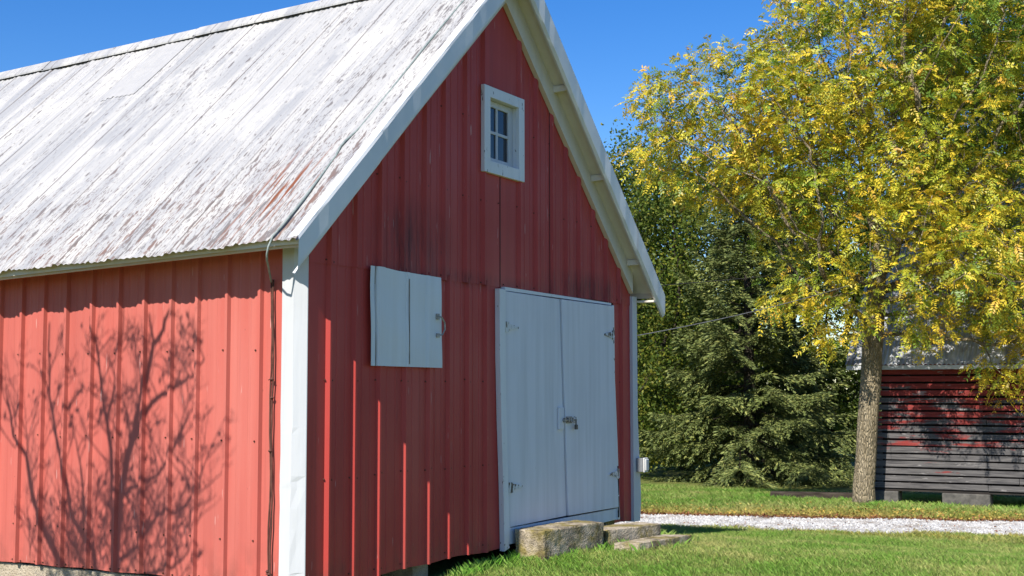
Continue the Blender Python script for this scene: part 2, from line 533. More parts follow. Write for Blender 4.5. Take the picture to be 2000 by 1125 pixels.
# seams between the upper sheets
mb.cur = 2
for x, z0 in ((1.93, LAP), (2.885, LAP), (3.90, LAP)):
    z1 = WZ0 - .1 if 2.6 < x < 3.2 else roof_z(x) - .12
    mb.box(x - .005, x + .005, -.0105, -.0075, z0, z1)
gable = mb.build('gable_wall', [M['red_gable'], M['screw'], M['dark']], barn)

# walls that close the barn
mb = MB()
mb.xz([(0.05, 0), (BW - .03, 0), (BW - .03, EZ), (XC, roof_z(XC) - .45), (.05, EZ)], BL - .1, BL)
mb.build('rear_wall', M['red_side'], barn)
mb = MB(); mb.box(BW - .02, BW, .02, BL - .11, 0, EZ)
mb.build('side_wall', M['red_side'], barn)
mb = MB(); mb.box(.03, BW - .03, .05, BL - .12, .03, .06)
mb.build('floor', M['dark'], barn)

# foundation, seen low on the left and as a pier under the gable
mb = MB()
mb.box(.03, .30, .55, BL - .1, -.6, -.004); mb.box(5.55, 5.84, .3, BL - .1, -.7, -.004); mb.box(.31, 5.54, BL - .4, BL - .1, -.6, -.004)
mb.build('foundation', M['foundation'], barn, bevel=.012)
for x in (1.62, 3.9, 5.45):
    mb = MB(); mb.box(x, x + .24, .12, .45, -.6, .028)
    mb.build('pier', M['foundation'], barn, bevel=.012)
mb = MB(); mb.box(.33, 5.5, 1.2, 1.25, -.6, .028)
mb.build('foundation', M['dark'], barn)

# roof sheets: corrugated, lapped, ragged at the eave
def sheet(y0, y1, side_, s0=0.0, s1=1.0, lift=0.0):
    ys_ = np.arange(y0, y1, .0172)
    n_s = 26
    ss = np.linspace(s0, s1, n_s)
    k = np.floor((ys_ + 5.13) / .62).astype(int)
    fr = ((ys_ + 5.13) / .62) % 1
    rk = np.random.default_rng(3).uniform(-1, 1, 400)
    off = rk[k] * .012 + .006 * np.sin(ys_ * 9.3)
    xe = -.36 + off
    x = xe[:, None] + (XC - xe)[:, None] * ss[None]
    y = np.repeat(ys_[:, None], n_s, 1)
    z = 2.90 + .915 * x - .035 * np.maximum(y, 0)
    lobe = .0046 * np.cos(ys_ * 2 * math.pi / .0688 + .5 * np.sin(ys_ * 2.7)) + .012 * (fr < .07) + .004 * fr + .004 * rk[k + 50]
    rp = np.abs(((ys_ + .07) % .31) - .155) < .02
    lobe = lobe + .011 * rp
    z = z + lobe[:, None] + .006 * np.sin(x * 3.1 + rk[k + 90][:, None] * 3) + lift
    if side_: x = 2 * XC - x
    Vv = np.stack([x, y, z], -1).reshape(-1, 3)
    I_, J_ = np.meshgrid(np.arange(len(ys_) - 1), np.arange(n_s - 1), indexing='ij')
    a_ = (I_ * n_s + J_).ravel()
    q = np.stack([a_, a_ + n_s, a_ + n_s + 1, a_ + 1], 1)
    if not side_: q = q[:, ::-1]
    return fast_mesh('roof', Vv, q.ravel(), 4)
roof = link('roof', sheet(-.215, BL + .2, False), M['roof'], barn)
roof2 = link('roof', sheet(-.215, BL + .2, True), M['roof'], barn)
pm = sheet(3.80, 4.33, False, .70, .985, .007)
link('patch_sheet', pm, white_paint('patch_sheet_paint', (.40, .39, .375), .02, .5, tint=(.30, .30, .30)), roof)
# sheathing under the sheets (the painted underside shows at the eaves)
mb = MB()
def slab(xa_, xb_, ya, yb, t0, t1):
    def zz(x, y, t): return roof_z(x, y) - t
    vs = []
    for t in (t0, t1):
        vs += [(xa_, ya, zz(xa_, ya, t)), (xb_, ya, zz(xb_, ya, t)), (xb_, yb, zz(xb_, yb, t)), (xa_, yb, zz(xa_, yb, t))]
    return vs
FC = [(0, 1, 2, 3), (7, 6, 5, 4), (0, 4, 5, 1), (1, 5, 6, 2), (2, 6, 7, 3), (3, 7, 4, 0)]
for xa_, xb_ in ((-.30, XC - .001), (2 * XC + .30, XC + .001)):
    for ya, yb in ((-.24, 0), (0, BL + .15)):
        mb.add(slab(xa_, xb_, ya, yb, .022, .085), FC)
mb.build('roof_deck', M['cream'], barn)
# fascia boards along the eaves
for s_ in (0, 1):
    mb = MB()
    x0, x1 = (-.275, -.252) if not s_ else (2 * XC + .252, 2 * XC + .275)
    pts = []
    for y in (-.235, 0, BL + .15):
        zt = roof_z(-.27, y) - .05
        pts.append((y, zt))
    for (ya, za), (yb, zb) in zip(pts[:-1], pts[1:]):
        mb.prism([(x0, ya, za - .08), (x1, ya, za - .08), (x1, ya, za), (x0, ya, za)],
                 [(x0, yb, zb - .08), (x1, yb, zb - .08), (x1, yb, zb), (x0, yb, zb)])
    mb.build('fascia', M['tan'], barn)
# ridge cap in lapped lengths
mb = MB()
for i, (ya, yb) in enumerate(((-.23, 1.45), (1.42, 3.82), (3.79, 6.2), (6.17, BL + .2))):
    zo = .028 + .008 * (i % 2)
    for y_a, y_b in ((ya, yb),):
        za, zb = roof_z(XC, y_a) + zo, roof_z(XC, y_b) + zo
        w = .14
        d = .13
        mb.add([(XC - w, y_a, za - d + .03), (XC - .03, y_a, za + .012), (XC + .03, y_a, za + .012), (XC + w, y_a, za - d + .03),
                (XC - w, y_b, zb - d + .03), (XC - .03, y_b, zb + .012), (XC + .03, y_b, zb + .012), (XC + w, y_b, zb - d + .03),
                (XC - w, y_a, za - d + .01), (XC - w, y_b, zb - d + .01), (XC + w, y_a, za - d + .01), (XC + w, y_b, zb - d + .01)],
               [(0, 4, 5, 1), (1, 5, 6, 2), (2, 6, 7, 3), (8, 9, 4, 0), (3, 7, 11, 10)])
mb.build('ridge_cap', M['roof'], barn)

# rake trim: bent metal along the gable slopes
def rake(xa_, xb_, left, proud, split=12):
    mb = MB()
    n_ = split
    rows = []
    rr = random.Random(int(xa_ * 100) + left)
    for i in range(n_ + 1):
        x = xa_ + (xb_ - xa_) * i / n_
        X_ = x if left else 2 * XC - x
        zt = 3.0 + .915 * x
        j = rr.uniform(-.004, .004)
        yf = -.262 - proud
        D = .255
        rows.append([(X_, -.17, zt - .012), (X_, yf + .002, zt), (X_, yf - .004 + j, zt - .03), (X_, yf + j * .8, zt - D + .05),
                     (X_, yf + .004 + j, zt - D + .012), (X_, yf + .028, zt - D - .018), (X_, yf + .05, zt - D - .012)])
    m_ = len(rows[0])
    vs = [p for r in rows for p in r]
    fs = [(i * m_ + k, (i + 1) * m_ + k, (i + 1) * m_ + k + 1, i * m_ + k + 1) for i in range(n_) for k in range(m_ - 1)]
    mb.add(vs, fs)
    return mb.build('rake_trim', M['galv'], barn)
rake(-.455, .58, True, .004, 9); rake(.53, XC - .001, True, 0, 20)
rake(-.455, .30, False, .004, 7); rake(.25, 1.75, False, 0, 12); rake(1.70, XC - .001, False, .004, 12)
# frieze boards against the wall
for left in (True, False):
    f = lambda x: x if left else 2 * XC - x
    mb = MB()
    mb.xz([(f(-.01), 2.59 + .26 - .02 - .26), (f(XC), 2.83 + .915 * XC - .28 - .02), (f(XC), 2.81 + .915 * XC), (f(-.01), 2.81)], -.062, -.012)
    mb.build('frieze_board', M['cream'], barn)
# lookouts carrying the gable overhang
for x in (1.9, 1.04, 3.906, 4.777, 5.69):
    t_ = x if x < XC else 2 * XC - x
    mb = MB()
    zt = roof_z(x) - .088
    mb.prism([(x - .025, -.063, zt - .06), (x + .025, -.063, zt - .06), (x + .03, -.063, zt + .005), (x - .03, -.063, zt + .005)],
             [(x - .025, -.235, zt - .05), (x + .025, -.235, zt - .05), (x + .03, -.235, zt + .005), (x - .03, -.235, zt + .005)])
    mb.build('lookout', M['cream'], barn, bevel=.004)
# eave returns at both corners
for x0, x1 in ((6.02, 6.14),):
    mb = MB(); mb.box(x0, x1, -.235, -.02, 2.475, 2.50); mb.build('eave_return', M['cream'], barn, bevel=.004)

# corner trims
mb = MB()
def corner(zs):
    rows = []
    rr = random.Random(5)
    for z in zs:
        j = lambda a: rr.uniform(-a, a) if z < 1.5 else rr.uniform(-a, a) * .3
        lean = .012 * max(0, 1.3 - z)
        rows.append([(-.004, .230, z), (-.058, .200 + j(.003), z), (-.072 + j(.002), .078 + lean + j(.005), z),
                     (-.045 + j(.003), .043 + lean * .6 + j(.004), z), (-.010, -.004, z), (-.004, -.006, z), (-.002, .01, z)])
    return rows
rows = corner([-.01, .12, .13, .3, .45, .6, .75, .80, .84, 1.0, 1.15, 1.2, 1.25, 1.6, 2.0, 2.4, 2.56])
m_ = 7
mb.add([p for r in rows for p in r], [(i * m_ + k, (i + 1) * m_ + k, (i + 1) * m_ + k + 1, i * m_ + k + 1) for i in range(len(rows) - 1) for k in range(m_ - 1)])
mb.build('corner_trim', M['white'], barn)
mb = MB()
rows = []
for i, z in enumerate(np.linspace(-.01, 2.54, 16)):
    fl = .085 * max(0, 1 - abs(z - .25) / .9) * (1 if z > .05 else .8)
    rows.append([(5.865, -.004, z), (5.865, -.036, z), (5.985 + fl * .9, -.040, z), (6.0 + fl, -.02, z), (6.0 + fl, .12, z), (5.88, .12, z)])
mb.add([p for r in rows for p in r], [(i * 6 + k, (i + 1) * 6 + k, (i + 1) * 6 + (k + 1) % 6, i * 6 + (k + 1) % 6) for i in range(15) for k in range(6)])
mb.build('corner_trim', M['white'], barn)

# gable window
mb = MB()
y0, y1 = -.052, -.010
ox0, ox1, oz0, oz1 = 2.525, 3.295, 3.498, 4.318
mb.box(ox0, 2.635, y0, y1, oz0, oz1); mb.box(3.185, ox1, y0, y1, oz0, oz1)
mb.box(2.636, 3.184, y0 + .002, y1, oz0, 3.612); mb.box(2.636, 3.184, y0 + .002, y1, 4.215, oz1)
# reveal
mb.box(2.610, 2.634, y1 + .001, .085, 3.59, 4.24); mb.box(3.186, 3.21, y1 + .001, .085, 3.59, 4.24)
mb.box(2.636, 3.184, y1 + .001, .10, 4.218, 4.24); mb.box(2.636, 3.184, y1 + .001, .10, 3.59, 3.609)
win = mb.build('window', M['chipped'], barn, bevel=.004)
mb = MB()
sx0, sx1, sz0, sz1 = 2.637, 3.183, 3.611, 4.214
mb.box(sx0, sx0 + .035, .02, .055, sz0, sz1); mb.box(sx1 - .085, sx1, .02, .055, sz0, sz1)
mb.box(sx0 + .036, sx1 - .086, .021, .055, sz0, sz0 + .055); mb.box(sx0 + .036, sx1 - .086, .021, .055, sz1 - .06, sz1)
cx = (sx0 + .036 + sx1 - .086) / 2; cz = (sz0 + sz1) / 2
mb.box(cx - .015, cx + .015, .023, .053, sz0 + .056, sz1 - .061)
mb.box(sx0 + .036, cx - .016, .025, .051, cz - .014, cz + .014); mb.box(cx + .016, sx1 - .086, .025, .051, cz - .014, cz + .014)
mb.build('sash', M['white'], win, bevel=.003)
mb = MB()
mb.box(sx0 + .01, sx1 - .04, .038, .042, sz0 + .02, sz1 - .02)
mb.build('pane', M['glass'], win)

# loft hatch made of white ribbed sheet
def lerp(a, b, t): return a + (b - a) * t
mb = MB()
prof = [(0, .040), (.055, .040), (.0555, .026), (.068, .026), (.0685, .052), (.085, .064), (.165, .064), (.185, .046), (.36, .047), (.475, .046), (.485, .060), (.515, .060), (.525, .046), (.56, .047), (.76, .046),
        (.785, .058), (.82, .058), (.83, .050), (1.0, .050)]
def hatch_pt(u, v, o):
    xl, xr = lerp(.762, .748, v), lerp(1.804, 1.786, v)
    zb, zt_ = lerp(1.672, 1.668, u), lerp(2.465, 2.452, u)
    if u < .19: zt_ += .010
    wv = .0025 * math.sin(v * 9 + u * 4)
    return (lerp(xl, xr, u) + .006 * math.sin(v * 7) * (u < .07), -o + wv, lerp(zb, zt_, v))
nv = 10
rows = [[hatch_pt(u, j / nv, o) for u, o in prof] for j in range(nv + 1)]
m_ = len(prof)
mb.add([p for r in rows for p in r], [(j * m_ + k, j * m_ + k + 1, (j + 1) * m_ + k + 1, (j + 1) * m_ + k) for j in range(nv) for k in range(m_ - 1)])
mb.cur = 1
for u in (.50,):
    mb.add([hatch_pt(u - .007, .03, .063), hatch_pt(u + .004, .03, .063), hatch_pt(u + .006, .93, .063), hatch_pt(u - .004, .93, .063)], [(0, 1, 2, 3)])
mb.add([hatch_pt(.057, .82, .038), hatch_pt(.066, .82, .038), hatch_pt(.066, 1, .038), hatch_pt(.057, 1, .038)], [(0, 1, 2, 3)])
mb.add([hatch_pt(.057, .0, .038), hatch_pt(.066, .0, .038), hatch_pt(.066, .3, .038), hatch_pt(.060, .34, .038)], [(0, 1, 2, 3)])
hatch = mb.build('hatch', [M['hatch'], simple('rusty_seam', (.10, .07, .04), (.42, .40, .34), (50, 50, 9), .8)], barn)
sm = hatch.modifiers.new('solid', 'SOLIDIFY'); sm.thickness = .0015; sm.offset = -1
mb = MB()
hx = 1.735
mb.tube([(hx - .02, -.055, 2.115), (hx, -.085, 2.105), (hx + .045, -.09, 2.06), (hx + .05, -.09, 2.0), (hx + .02, -.085, 1.955), (hx - .01, -.055, 1.945)], .007, 8)
mb.box(hx - .035, hx + .01, -.062, -.05, 2.085, 2.135); mb.box(hx - .03, hx + .01, -.062, -.05, 1.93, 1.965)
mb.build('handle', M['metal'], hatch)

# double doors and their frame
mb = MB()
yd0, yd1 = -.056, -.022
mb.xz([(2.795, 2.425), (2.91, 2.418), (2.915, 1.3), (2.985, .19), (2.965, .035), (2.985, .005), (2.885, -.02), (2.862, .6), (2.825, 1.2), (2.80, 1.8)], yd0, -.005)
mb.xz([(5.285, 2.405), (5.335, 2.405), (5.345, 1.6), (5.40, .9), (5.425, .5), (5.45, .055), (5.41, .055), (5.385, .5), (5.35, .9), (5.31, 1.6)], yd0 + .002, -.005)
mb.xz([(2.912, 2.448), (5.28, 2.428), (5.28, 2.406), (2.912, 2.414)], -.045, -.005)
frame_mb = mb
mb = MB()
mb.xz([(2.99, .185), (5.41, .178), (5.41, .055), (2.97, .03)], -.042, -.006)
mb.build('door_sill', M['door'], barn, bevel=.006)
mb = MB()
mb.xz([(2.918, 2.408), (4.026, 2.398), (4.155, .20), (2.995, .192), (2.92, 1.3)], -.052, -.014)
doorL = mb.build('door', M['door'], barn, bevel=.004)
mb = MB()
mb.xz([(4.044, 2.398), (5.277, 2.396), (5.303, 1.6), (5.343, .9), (5.376, .5), (5.395, .192), (4.185, .20), (4.175, .24)], -.066, -.028)
doorR = mb.build('door', M['door'], barn, bevel=.004)

def hinge(x, z, d, parent, y=-.055):
    mb = MB()
    mb.box(min(x, x + d * .045), max(x, x + d * .045), y - .006, y + .004, z - .05, z + .05)
    mb.tube([(x + d * .05, y - .006, z - .048), (x + d * .05, y - .006, z + .048)], .008, 8)
    mb.xz([(x + d * .055, z + .036), (x + d * .25, z + .008), (x + d * .25, z - .010), (x + d * .055, z - .036)], y - .007, y + .004)
    for q in (.10, .16, .22): mb.tube([(x + d * q, y - .006, z), (x + d * q, y - .012, z)], .007, 6)
    mb.build('hinge', M['hardware'], parent)
hinge(2.90, 2.07, 1, doorL, -.056); hinge(2.97, .56, 1, doorL, -.056)
hinge(5.30, 2.075, -1, doorR, -.07); hinge(5.40, .56, -1, doorR, -.07)
# dark rotted gaps beside the right hinges
mb = frame_mb; mb.cur = 1
for z0, z1, xa_, xb_ in ((1.98, 2.02, 5.288, 5.306), (2.10, 2.16, 5.286, 5.300), (.56, .64, 5.383, 5.397), (.32, .50, 5.388, 5.403), (.08, .31, 5.403, 5.409)):
    mb.xz([(xa_, z0), (xb_, z0 + .01), (xb_ - .003, z1), (xa_ + .004, z1 - .01)], -.0665, -.05)
mb.build('door_frame', [M['chipped'], M['dark']], barn, bevel=.002)

# bolt with a padlock
mb = MB()
mb.box(3.965, 4.075, -.074, -.053, 1.075, 1.30)
mb.build('latch_block', M['door'], doorL, bevel=.004)
mb = MB()
mb.box(4.125, 4.255, -.074, -.067, 1.135, 1.205)
mb.tube([(4.03, -.086, 1.17), (4.33, -.086, 1.166)], .009, 10)
for x in (4.06, 4.145, 4.19, 4.238): mb.box(x - .011, x + .011, -.099, -.0745, 1.148, 1.192)
mb.tube([(4.205, -.094, 1.17), (4.212, -.115, 1.142)], .006, 8)
mb.tube([(4.285, -.078, 1.20), (4.292, -.100, 1.193), (4.292, -.100, 1.15), (4.285, -.078, 1.14)], .005, 8)
bolt = mb.build('door_bolt', M['metal'], barn)
mb = MB()
mb.box(4.272, 4.312, -.112, -.090, 1.070, 1.118)
mb.tube([(4.280, -.1, 1.115), (4.280, -.1, 1.143), (4.286, -.1, 1.156), (4.298, -.1, 1.156), (4.304, -.1, 1.143), (4.304, -.1, 1.115)], .004, 8)
mb.build('padlock', M['lockbody'], bolt, bevel=.003)

# outlet box on the corner trim
mb = MB(); mb.box(5.93, 6.045, -.118, -.038, .545, .70)
ob = mb.build('outlet_box', M['box_grey'], barn, bevel=.006)
mb = MB(); mb.box(5.935, 6.04, -.140, -.1185, .54, .705); mb.box(5.945, 6.03, -.156, -.1405, .56, .69)
mb.build('outlet_cover', M['plastic'], ob, bevel=.008)

# ------------------------------------------------------------------ cable down the roof and wall
def rz(x, y, o): return (x, y, roof_z(x, y) + o)
mb = MB()
pts = [rz(2.8, .07, .025), rz(2.3, .09, .02), rz(1.8, .11, .012), rz(1.2, .10, .004), rz(.8, .09, .012), rz(.72, .085, .022), rz(.62, .12, .024), rz(.55, .125, .022), rz(.45, .09, .022), rz(.2, .07, .022),
       rz(0, .055, .022), rz(-.22, .05, .022), rz(-.345, .06, .022), (-.375, .075, 2.525), (-.372, .09, 2.47), (-.31, .14, 2.43), (-.19, .225, 2.39), (-.075, .305, 2.345), (-.045, .318, 2.30)]
mb.tube(pts, [.0095] * 12 + [.008] * 7, 8)
cable = tag(mb.build('cable', M['verdigris'], smooth=True), 'pale green weathered cable running down the roof edge and onto the red side wall', 'cable')
mb = MB()
rr = random.Random(9)
for k, (yo, ph) in enumerate(((.332, 0), (.306, 2))):
    pts = []
    for i in range(26):
        z = 2.32 - i * .098
        sp = .5 + .5 * math.cos(i * .62 + ph)
        pts.append((-.022 - .006 * k, .318 + (yo - .318) * (.35 + sp) + rr.uniform(-.003, .003) - .004 * i / 26, z))
    mb.tube(pts, .0075, 6)
for z in (1.42, 1.56, 1.02, .12, .1):
    y = .318 + rr.uniform(-.012, .012)
    mb.tube([(-.03, y, z + .012), (-.035, y, z), (-.03, y, z - .014)], [.008, .017, .006], 6)
for z in (1.555, .10):
    mb.tube([(-.03, .345, z), (-.045, .318, z + .008), (-.03, .290, z - .012)], .004, 5)
mb.build('hanging_strand', M['vine'], cable)

# ------------------------------------------------------------------ concrete step blocks
def block(name, corners, z0, z1, label, seed, broken=0.0):
    """corners: four ground-plan points"""
    c = [Vector((x, y, 0)) for x, y in corners]
    nx, nyy, nz = 26, 10, 9
    bm = bmesh.new()
    bmesh.ops.create_cube(bm, size=1)
    bmesh.ops.subdivide_edges(bm, edges=bm.edges[:], cuts=25, use_grid_fill=True)
    from mathutils import noise
    for v in bm.verts:
        u, w, h = v.co.x + .5, v.co.y + .5, v.co.z + .5
        # rounded arrises
        p = (c[0] * (1 - u) + c[1] * u) * (1 - w) + (c[3] * (1 - u) + c[2] * u) * w
        p.z = z0 + (z1 - z0) * h
        ctr = sum(c, Vector()) / 4; ctr.z = (z0 + z1) / 2
        eg = sum(1 for q in (u, w, h) if q < .001 or q > .999)
        d = Vector((noise.noise(p * 6 + Vector((seed, 0, 0))), noise.noise(p * 6 + Vector((0, seed, 9))), noise.noise(p * 6 + Vector((4, 2, seed)))))
        d2 = Vector((noise.noise(p * 22 + Vector((seed, 3, 0))), noise.noise(p * 22 + Vector((0, seed, 5))), noise.noise(p * 22 + Vector((4, 1, seed)))))
        p += d * .006 + d2 * .0045
        if eg >= 2: p += (ctr - p).normalized() * (.004 + .014 * abs(noise.noise(p * 9)))
        if broken and h < .25:
            p.z += max(0, noise.noise(p * 5 + Vector((seed, 7, 1)))) * broken
            p += Vector((0, .35 * broken * (.25 - h) * 4 * abs(noise.noise(p * 4))*2, 0)) 
        v.co = p
    me = bpy.data.meshes.new(name); bm.to_mesh(me); bm.free()
    o = link(name, me, M['concrete'])
    return tag(o, label, 'step', 'concrete blocks below the doors')
block('concrete_step', [(3.05, -.39), (4.08, -.51), (4.13, -.15), (3.04, -.075)], -.14, .17, 'large mossy concrete block stepping up to the white barn doors', 1.3, .07)
block('concrete_step', [(4.17, -.50), (5.00, -.73), (5.06, -.42), (4.20, -.22)], -.18, .08, 'lower concrete block between the large mossy block and the flat slab', 4.1)
block('concrete_step', [(4.08, -.90), (5.02, -1.07), (4.90, -.80), (3.98, -.66)], -.17, -.018, 'thin flat concrete slab lying in the grass in front of the steps', 7.7)

# ------------------------------------------------------------------ tree growing
def grow(start_nodes, att, step=.22, infl=1.6, kill=.34, maxn=3500, tropism=(0, 0, 0.05), seed=1):
    """space colonisation: returns node positions and parents"""
    rg = np.random.default_rng(seed)
    pos = [np.array(p, float) for p in start_nodes]
    par = [-1] + list(range(len(pos) - 1))
    A = np.array(att, float)
    bd = np.full(len(A), 1e9); bi = np.zeros(len(A), int)
    def upd(k0):
        for k in range(k0, len(pos)):
            d = np.linalg.norm(A - pos[k], axis=1)
            m = d < bd
            bd[m] = d[m]; bi[m] = k
    upd(0)
    alive = np.ones(len(A), bool)
    trop = np.array(tropism)
    for it in range(260):
        act = alive & (bd < infl)
        if not act.any():
            if it < 60 and alive.any():
                k = np.argmin(np.where(alive, bd, 1e9)); act = np.zeros(len(A), bool); act[k] = True
            else: break
        k0 = len(pos)
        for n_ in np.unique(bi[act]):
            d = A[act & (bi == n_)] - pos[n_]
            d = d / (np.linalg.norm(d, axis=1, keepdims=True) + 1e-9)
            v = d.mean(0) + trop + rg.normal(0, .16, 3)
            v = v / (np.linalg.norm(v) + 1e-9)
            pos.append(pos[n_] + v * step * rg.uniform(.8, 1.15)); par.append(int(n_))
        upd(k0)
        alive &= bd > kill
        if len(pos) > maxn: break
    return np.array(pos), np.array(par)

def limb_mesh(pos, par, base_r, tip=.006, gamma=2.3, trunk_n=12, flare=1.25, minr=0.0):
    n_ = len(pos)
    kids = [[] for _ in range(n_)]
    for i, p in enumerate(par):
        if p >= 0: kids[p].append(i)
    rad = np.zeros(n_)
    order = sorted(range(n_), key=lambda i: -i)
    for i in order:
        rad[i] = tip if not kids[i] else sum(rad[k] ** gamma for k in kids[i]) ** (1 / gamma)
    s_ = base_r / rad[0]
    rad = np.maximum(tip * .8, rad * s_ if s_ < 1 else tip + (rad - tip) * ((base_r - tip) / max(rad[0] - tip, 1e-6)))
    mb = MB()
    stack = [0]
    first = True
    while stack:
        i = stack.pop()
        ch = [par[i], i] if par[i] >= 0 else [i]
        while kids[ch[-1]]:
            ks = sorted(kids[ch[-1]], key=lambda k: -rad[k])
            ch.append(ks[0]); stack += ks[1:]
        rr_ = [rad[k] for k in ch]
        if par[i] >= 0: rr_[0] = rr_[1]
        if first:
            for q in range(min(4, len(rr_))): rr_[q] *= 1 + (flare - 1) * (1 - q / 4) ** 2
        if len(ch) > 1 and max(rr_) > minr:
            mb.tube([pos[k] for k in ch], rr_, trunk_n if first else (8 if rr_[0] > .05 else 4 if rr_[0] < .02 else 6), cap=True)
        first = False
    cnt = np.array([len(k) for k in kids])
    return mb, rad, cnt

def ortho(d, rg):
    a = rg.normal(size=d.shape)
    a -= (a * d).sum(1, keepdims=True) * d
    return a / (np.linalg.norm(a, axis=1, keepdims=True) + 1e-9)
def unit(v): return v / (np.linalg.norm(v, axis=-1, keepdims=True) + 1e-9)

def kites(P, D, N, L, Wd, fold=0.0):
    """kite-shaped leaf faces: base P, direction D, side N, length L, width Wd"""
    B = unit(np.cross(D, N))
    a = P; b_ = P + D * (L * .45)[:, None] + N * (Wd * .5)[:, None] + B * (fold * Wd)[:, None]
    c = P + D * L[:, None]; d = P + D * (L * .45)[:, None] - N * (Wd * .5)[:, None] + B * (fold * Wd)[:, None]
    return np.stack([a, b_, c, d], 1)

def compound(P, D, rg, colors, Lr=(.18, .34), n_pairs=7, ll=(.050, .092)):
    """pinnate leaves with drooping stalks; returns leaflet verts, colours and stalk quads"""
    m = len(P)
    L = rg.uniform(*Lr, m)
    S_ = ortho(D, rg); S_[:, 2] *= .45; S_ = unit(S_ - (S_ * D).sum(1, keepdims=True) * D)
    droop = rg.uniform(.35, 1.0, m)
    VV, CC = [], []
    for k in range(n_pairs):
        t = .28 + .72 * k / (n_pairs - 1)
        c = P + D * (L * t)[:, None]; c[:, 2] -= droop * L * t * t * .7
        T = D.copy(); T[:, 2] -= 1.4 * droop * t; T = unit(T)
        for s_ in (1, -1):
            dd = unit(S_ * s_ * .9 + T * .55 + rg.normal(0, .14, (m, 3)) - np.array([0, 0, .25]))
            nn = unit(T - (T * dd).sum(1, keepdims=True) * dd)
            ln = rg.uniform(*ll, m) * (1.05 - .35 * abs(t - .6))
            keep = rg.random(m) < .9
            q = kites(c, dd, nn, ln, ln * rg.uniform(.32, .42, m), .05)
            VV.append(q[keep]); CC.append((colors * rg.uniform(.8, 1.2, (m, 1)))[keep])
    return np.concatenate(VV), np.concatenate(CC)

def quads_obj(name, Q, C, mat, parent):
    m = len(Q)
    me = fast_mesh(name, Q.reshape(-1, 3), np.arange(m * 4), 4, np.repeat(C, 4, 0))
    return link(name, me, mat, parent)

def pick(palette, w, m, rg):
    pal = np.array(palette); i = rg.choice(len(pal), m, p=np.array(w) / sum(w))
    return pal[i] * rg.uniform(.82, 1.18, (m, 1))

def vnoise(P, s):
    from mathutils import noise
    return np.array([noise.noise(Vector(p * s)) for p in P])

RV = np.array([.4905, -.8714, 0]); FV = np.array([.8714, .4905, 0])
def ell_points(base, ells, n, rg, shell=.0):
    """points in a union of ellipsoids given as (side, depth, z, radii...) about a base point"""
    vol = np.array([e[3] * e[4] * e[5] for e in ells]); k = rg.choice(len(ells), n, p=vol / vol.sum())
    d = unit(rg.normal(size=(n, 3))); r_ = rg.random(n) ** (1 / 3)
    if shell: r_ = shell + (1 - shell) * r_
    E = np.array(ells)[k]
    q = d * r_[:, None] * E[:, 3:6]
    u, w, z = E[:, 0] + q[:, 0], E[:, 1] + q[:, 1], E[:, 2] + q[:, 2]
    return np.array([base[0], base[1], 0]) + u[:, None] * RV + w[:, None] * FV + np.array([0, 0, 1]) * z[:, None]

# --- the yellowing walnut
rg = np.random.default_rng(21)
wb = np.array([14.9, -.3])
ells = [(1.25, .2, 7.2, 2.75, 2.6, 2.9), (-2.45, -.3, 6.05, 1.55, 1.4, 1.6), (-1.1, -.4, 4.75, 1.3, 1.4, 1.1), (1.9, -.8, 3.7, 1.6, 1.5, 1.55),
        (2.9, .1, 5.7, 2.2, 2.0, 2.2), (2.15, -1.2, 2.25, .75, .6, .95), (.95, -1.1, 2.75, .8, .7, .75), (2.8, -1.2, 2.9, 1.2, .8, 1.0), (-.5, -.6, 2.6, .55, .6, .6), (.5, -1.4, 4.7, 1.4, .9, 1.2), (-.6, -1.3, 6.0, 1.6, .9, 1.6), (1.5, -2.2, 3.55, 1.5, .9, .95), (2.7, -2.0, 3.1, 1.1, .8, .85), (.35, -1.2, 3.7, 1.2, .9, 1.0), (-.85, -.4, 3.3, .85, .8, .75), (-.9, .3, 6.3, 1.2, 1.5, 1.6), (3.2, -.6, 2.9, .9, .9, 1.1)]
att = ell_points(wb, ells, 7200, rg)
att = att[vnoise(att, .75) > -.22]
trunk = [(14.9, -.3, -.55 + .19 * i) for i in range(3)] + [(14.9 + .012 * i + .02 * math.sin(i), -.32 - .014 * i, .02 + .2 * i) for i in range(1, 17)]
pos, par = grow(trunk, att, .2, 1.5, .26, 6000, (0, 0, .05), 5)
mb, rad, cnt = limb_mesh(pos, par, .175, .0065, 2.25, 14, 1.22)
wal = tag(empty('walnut_tree', (14.9, -.3, -.46)), 'tall tree with yellow and green drooping leaves and bare lit trunk', 'tree')
mb.build('trunk', M['bark'], wal, smooth=True)
tw = np.where((rad < .0155) & (np.arange(len(pos)) > 24))[0]
rep = np.repeat(tw, np.where(cnt[tw] == 0, 15, 6))
Dn = unit(pos[rep] - pos[np.maximum(par[rep], 0)])
out = rg.normal(size=(len(rep), 3)); out[:, 2] = out[:, 2] * .5 + .1
D = unit(Dn * .7 + unit(out) * .95)
P = pos[rep] + rg.normal(0, .09, (len(rep), 3))
nz = vnoise(P, .55)
su = (P - np.array([14.9, -.3, 0])) @ RV
yel = np.clip(.50 + .55 * nz - .035 * su - .10 * (P[:, 2] - 5) * (su > 1) + rg.normal(0, .34, len(P)), 0, 1)
g0, g1, y1, o1 = np.array([.15, .25, .03]), np.array([.44, .46, .04]), np.array([.82, .60, .05]), np.array([.74, .45, .06])
C = np.where(yel[:, None] < .45, g0 + (g1 - g0) * (yel / .45)[:, None], g1 + (y1 - g1) * ((yel - .45) / .55)[:, None])
orr = rg.random(len(P)) < .05
C[orr] = o1
C *= rg.uniform(.8, 1.15, (len(P), 1))
Q, CC = compound(P, D, rg, C)
quads_obj('crown', Q, CC, leaf_material('walnut_leaves', .36, .42, .4), wal)
print('walnut', len(pos), len(P), len(Q))

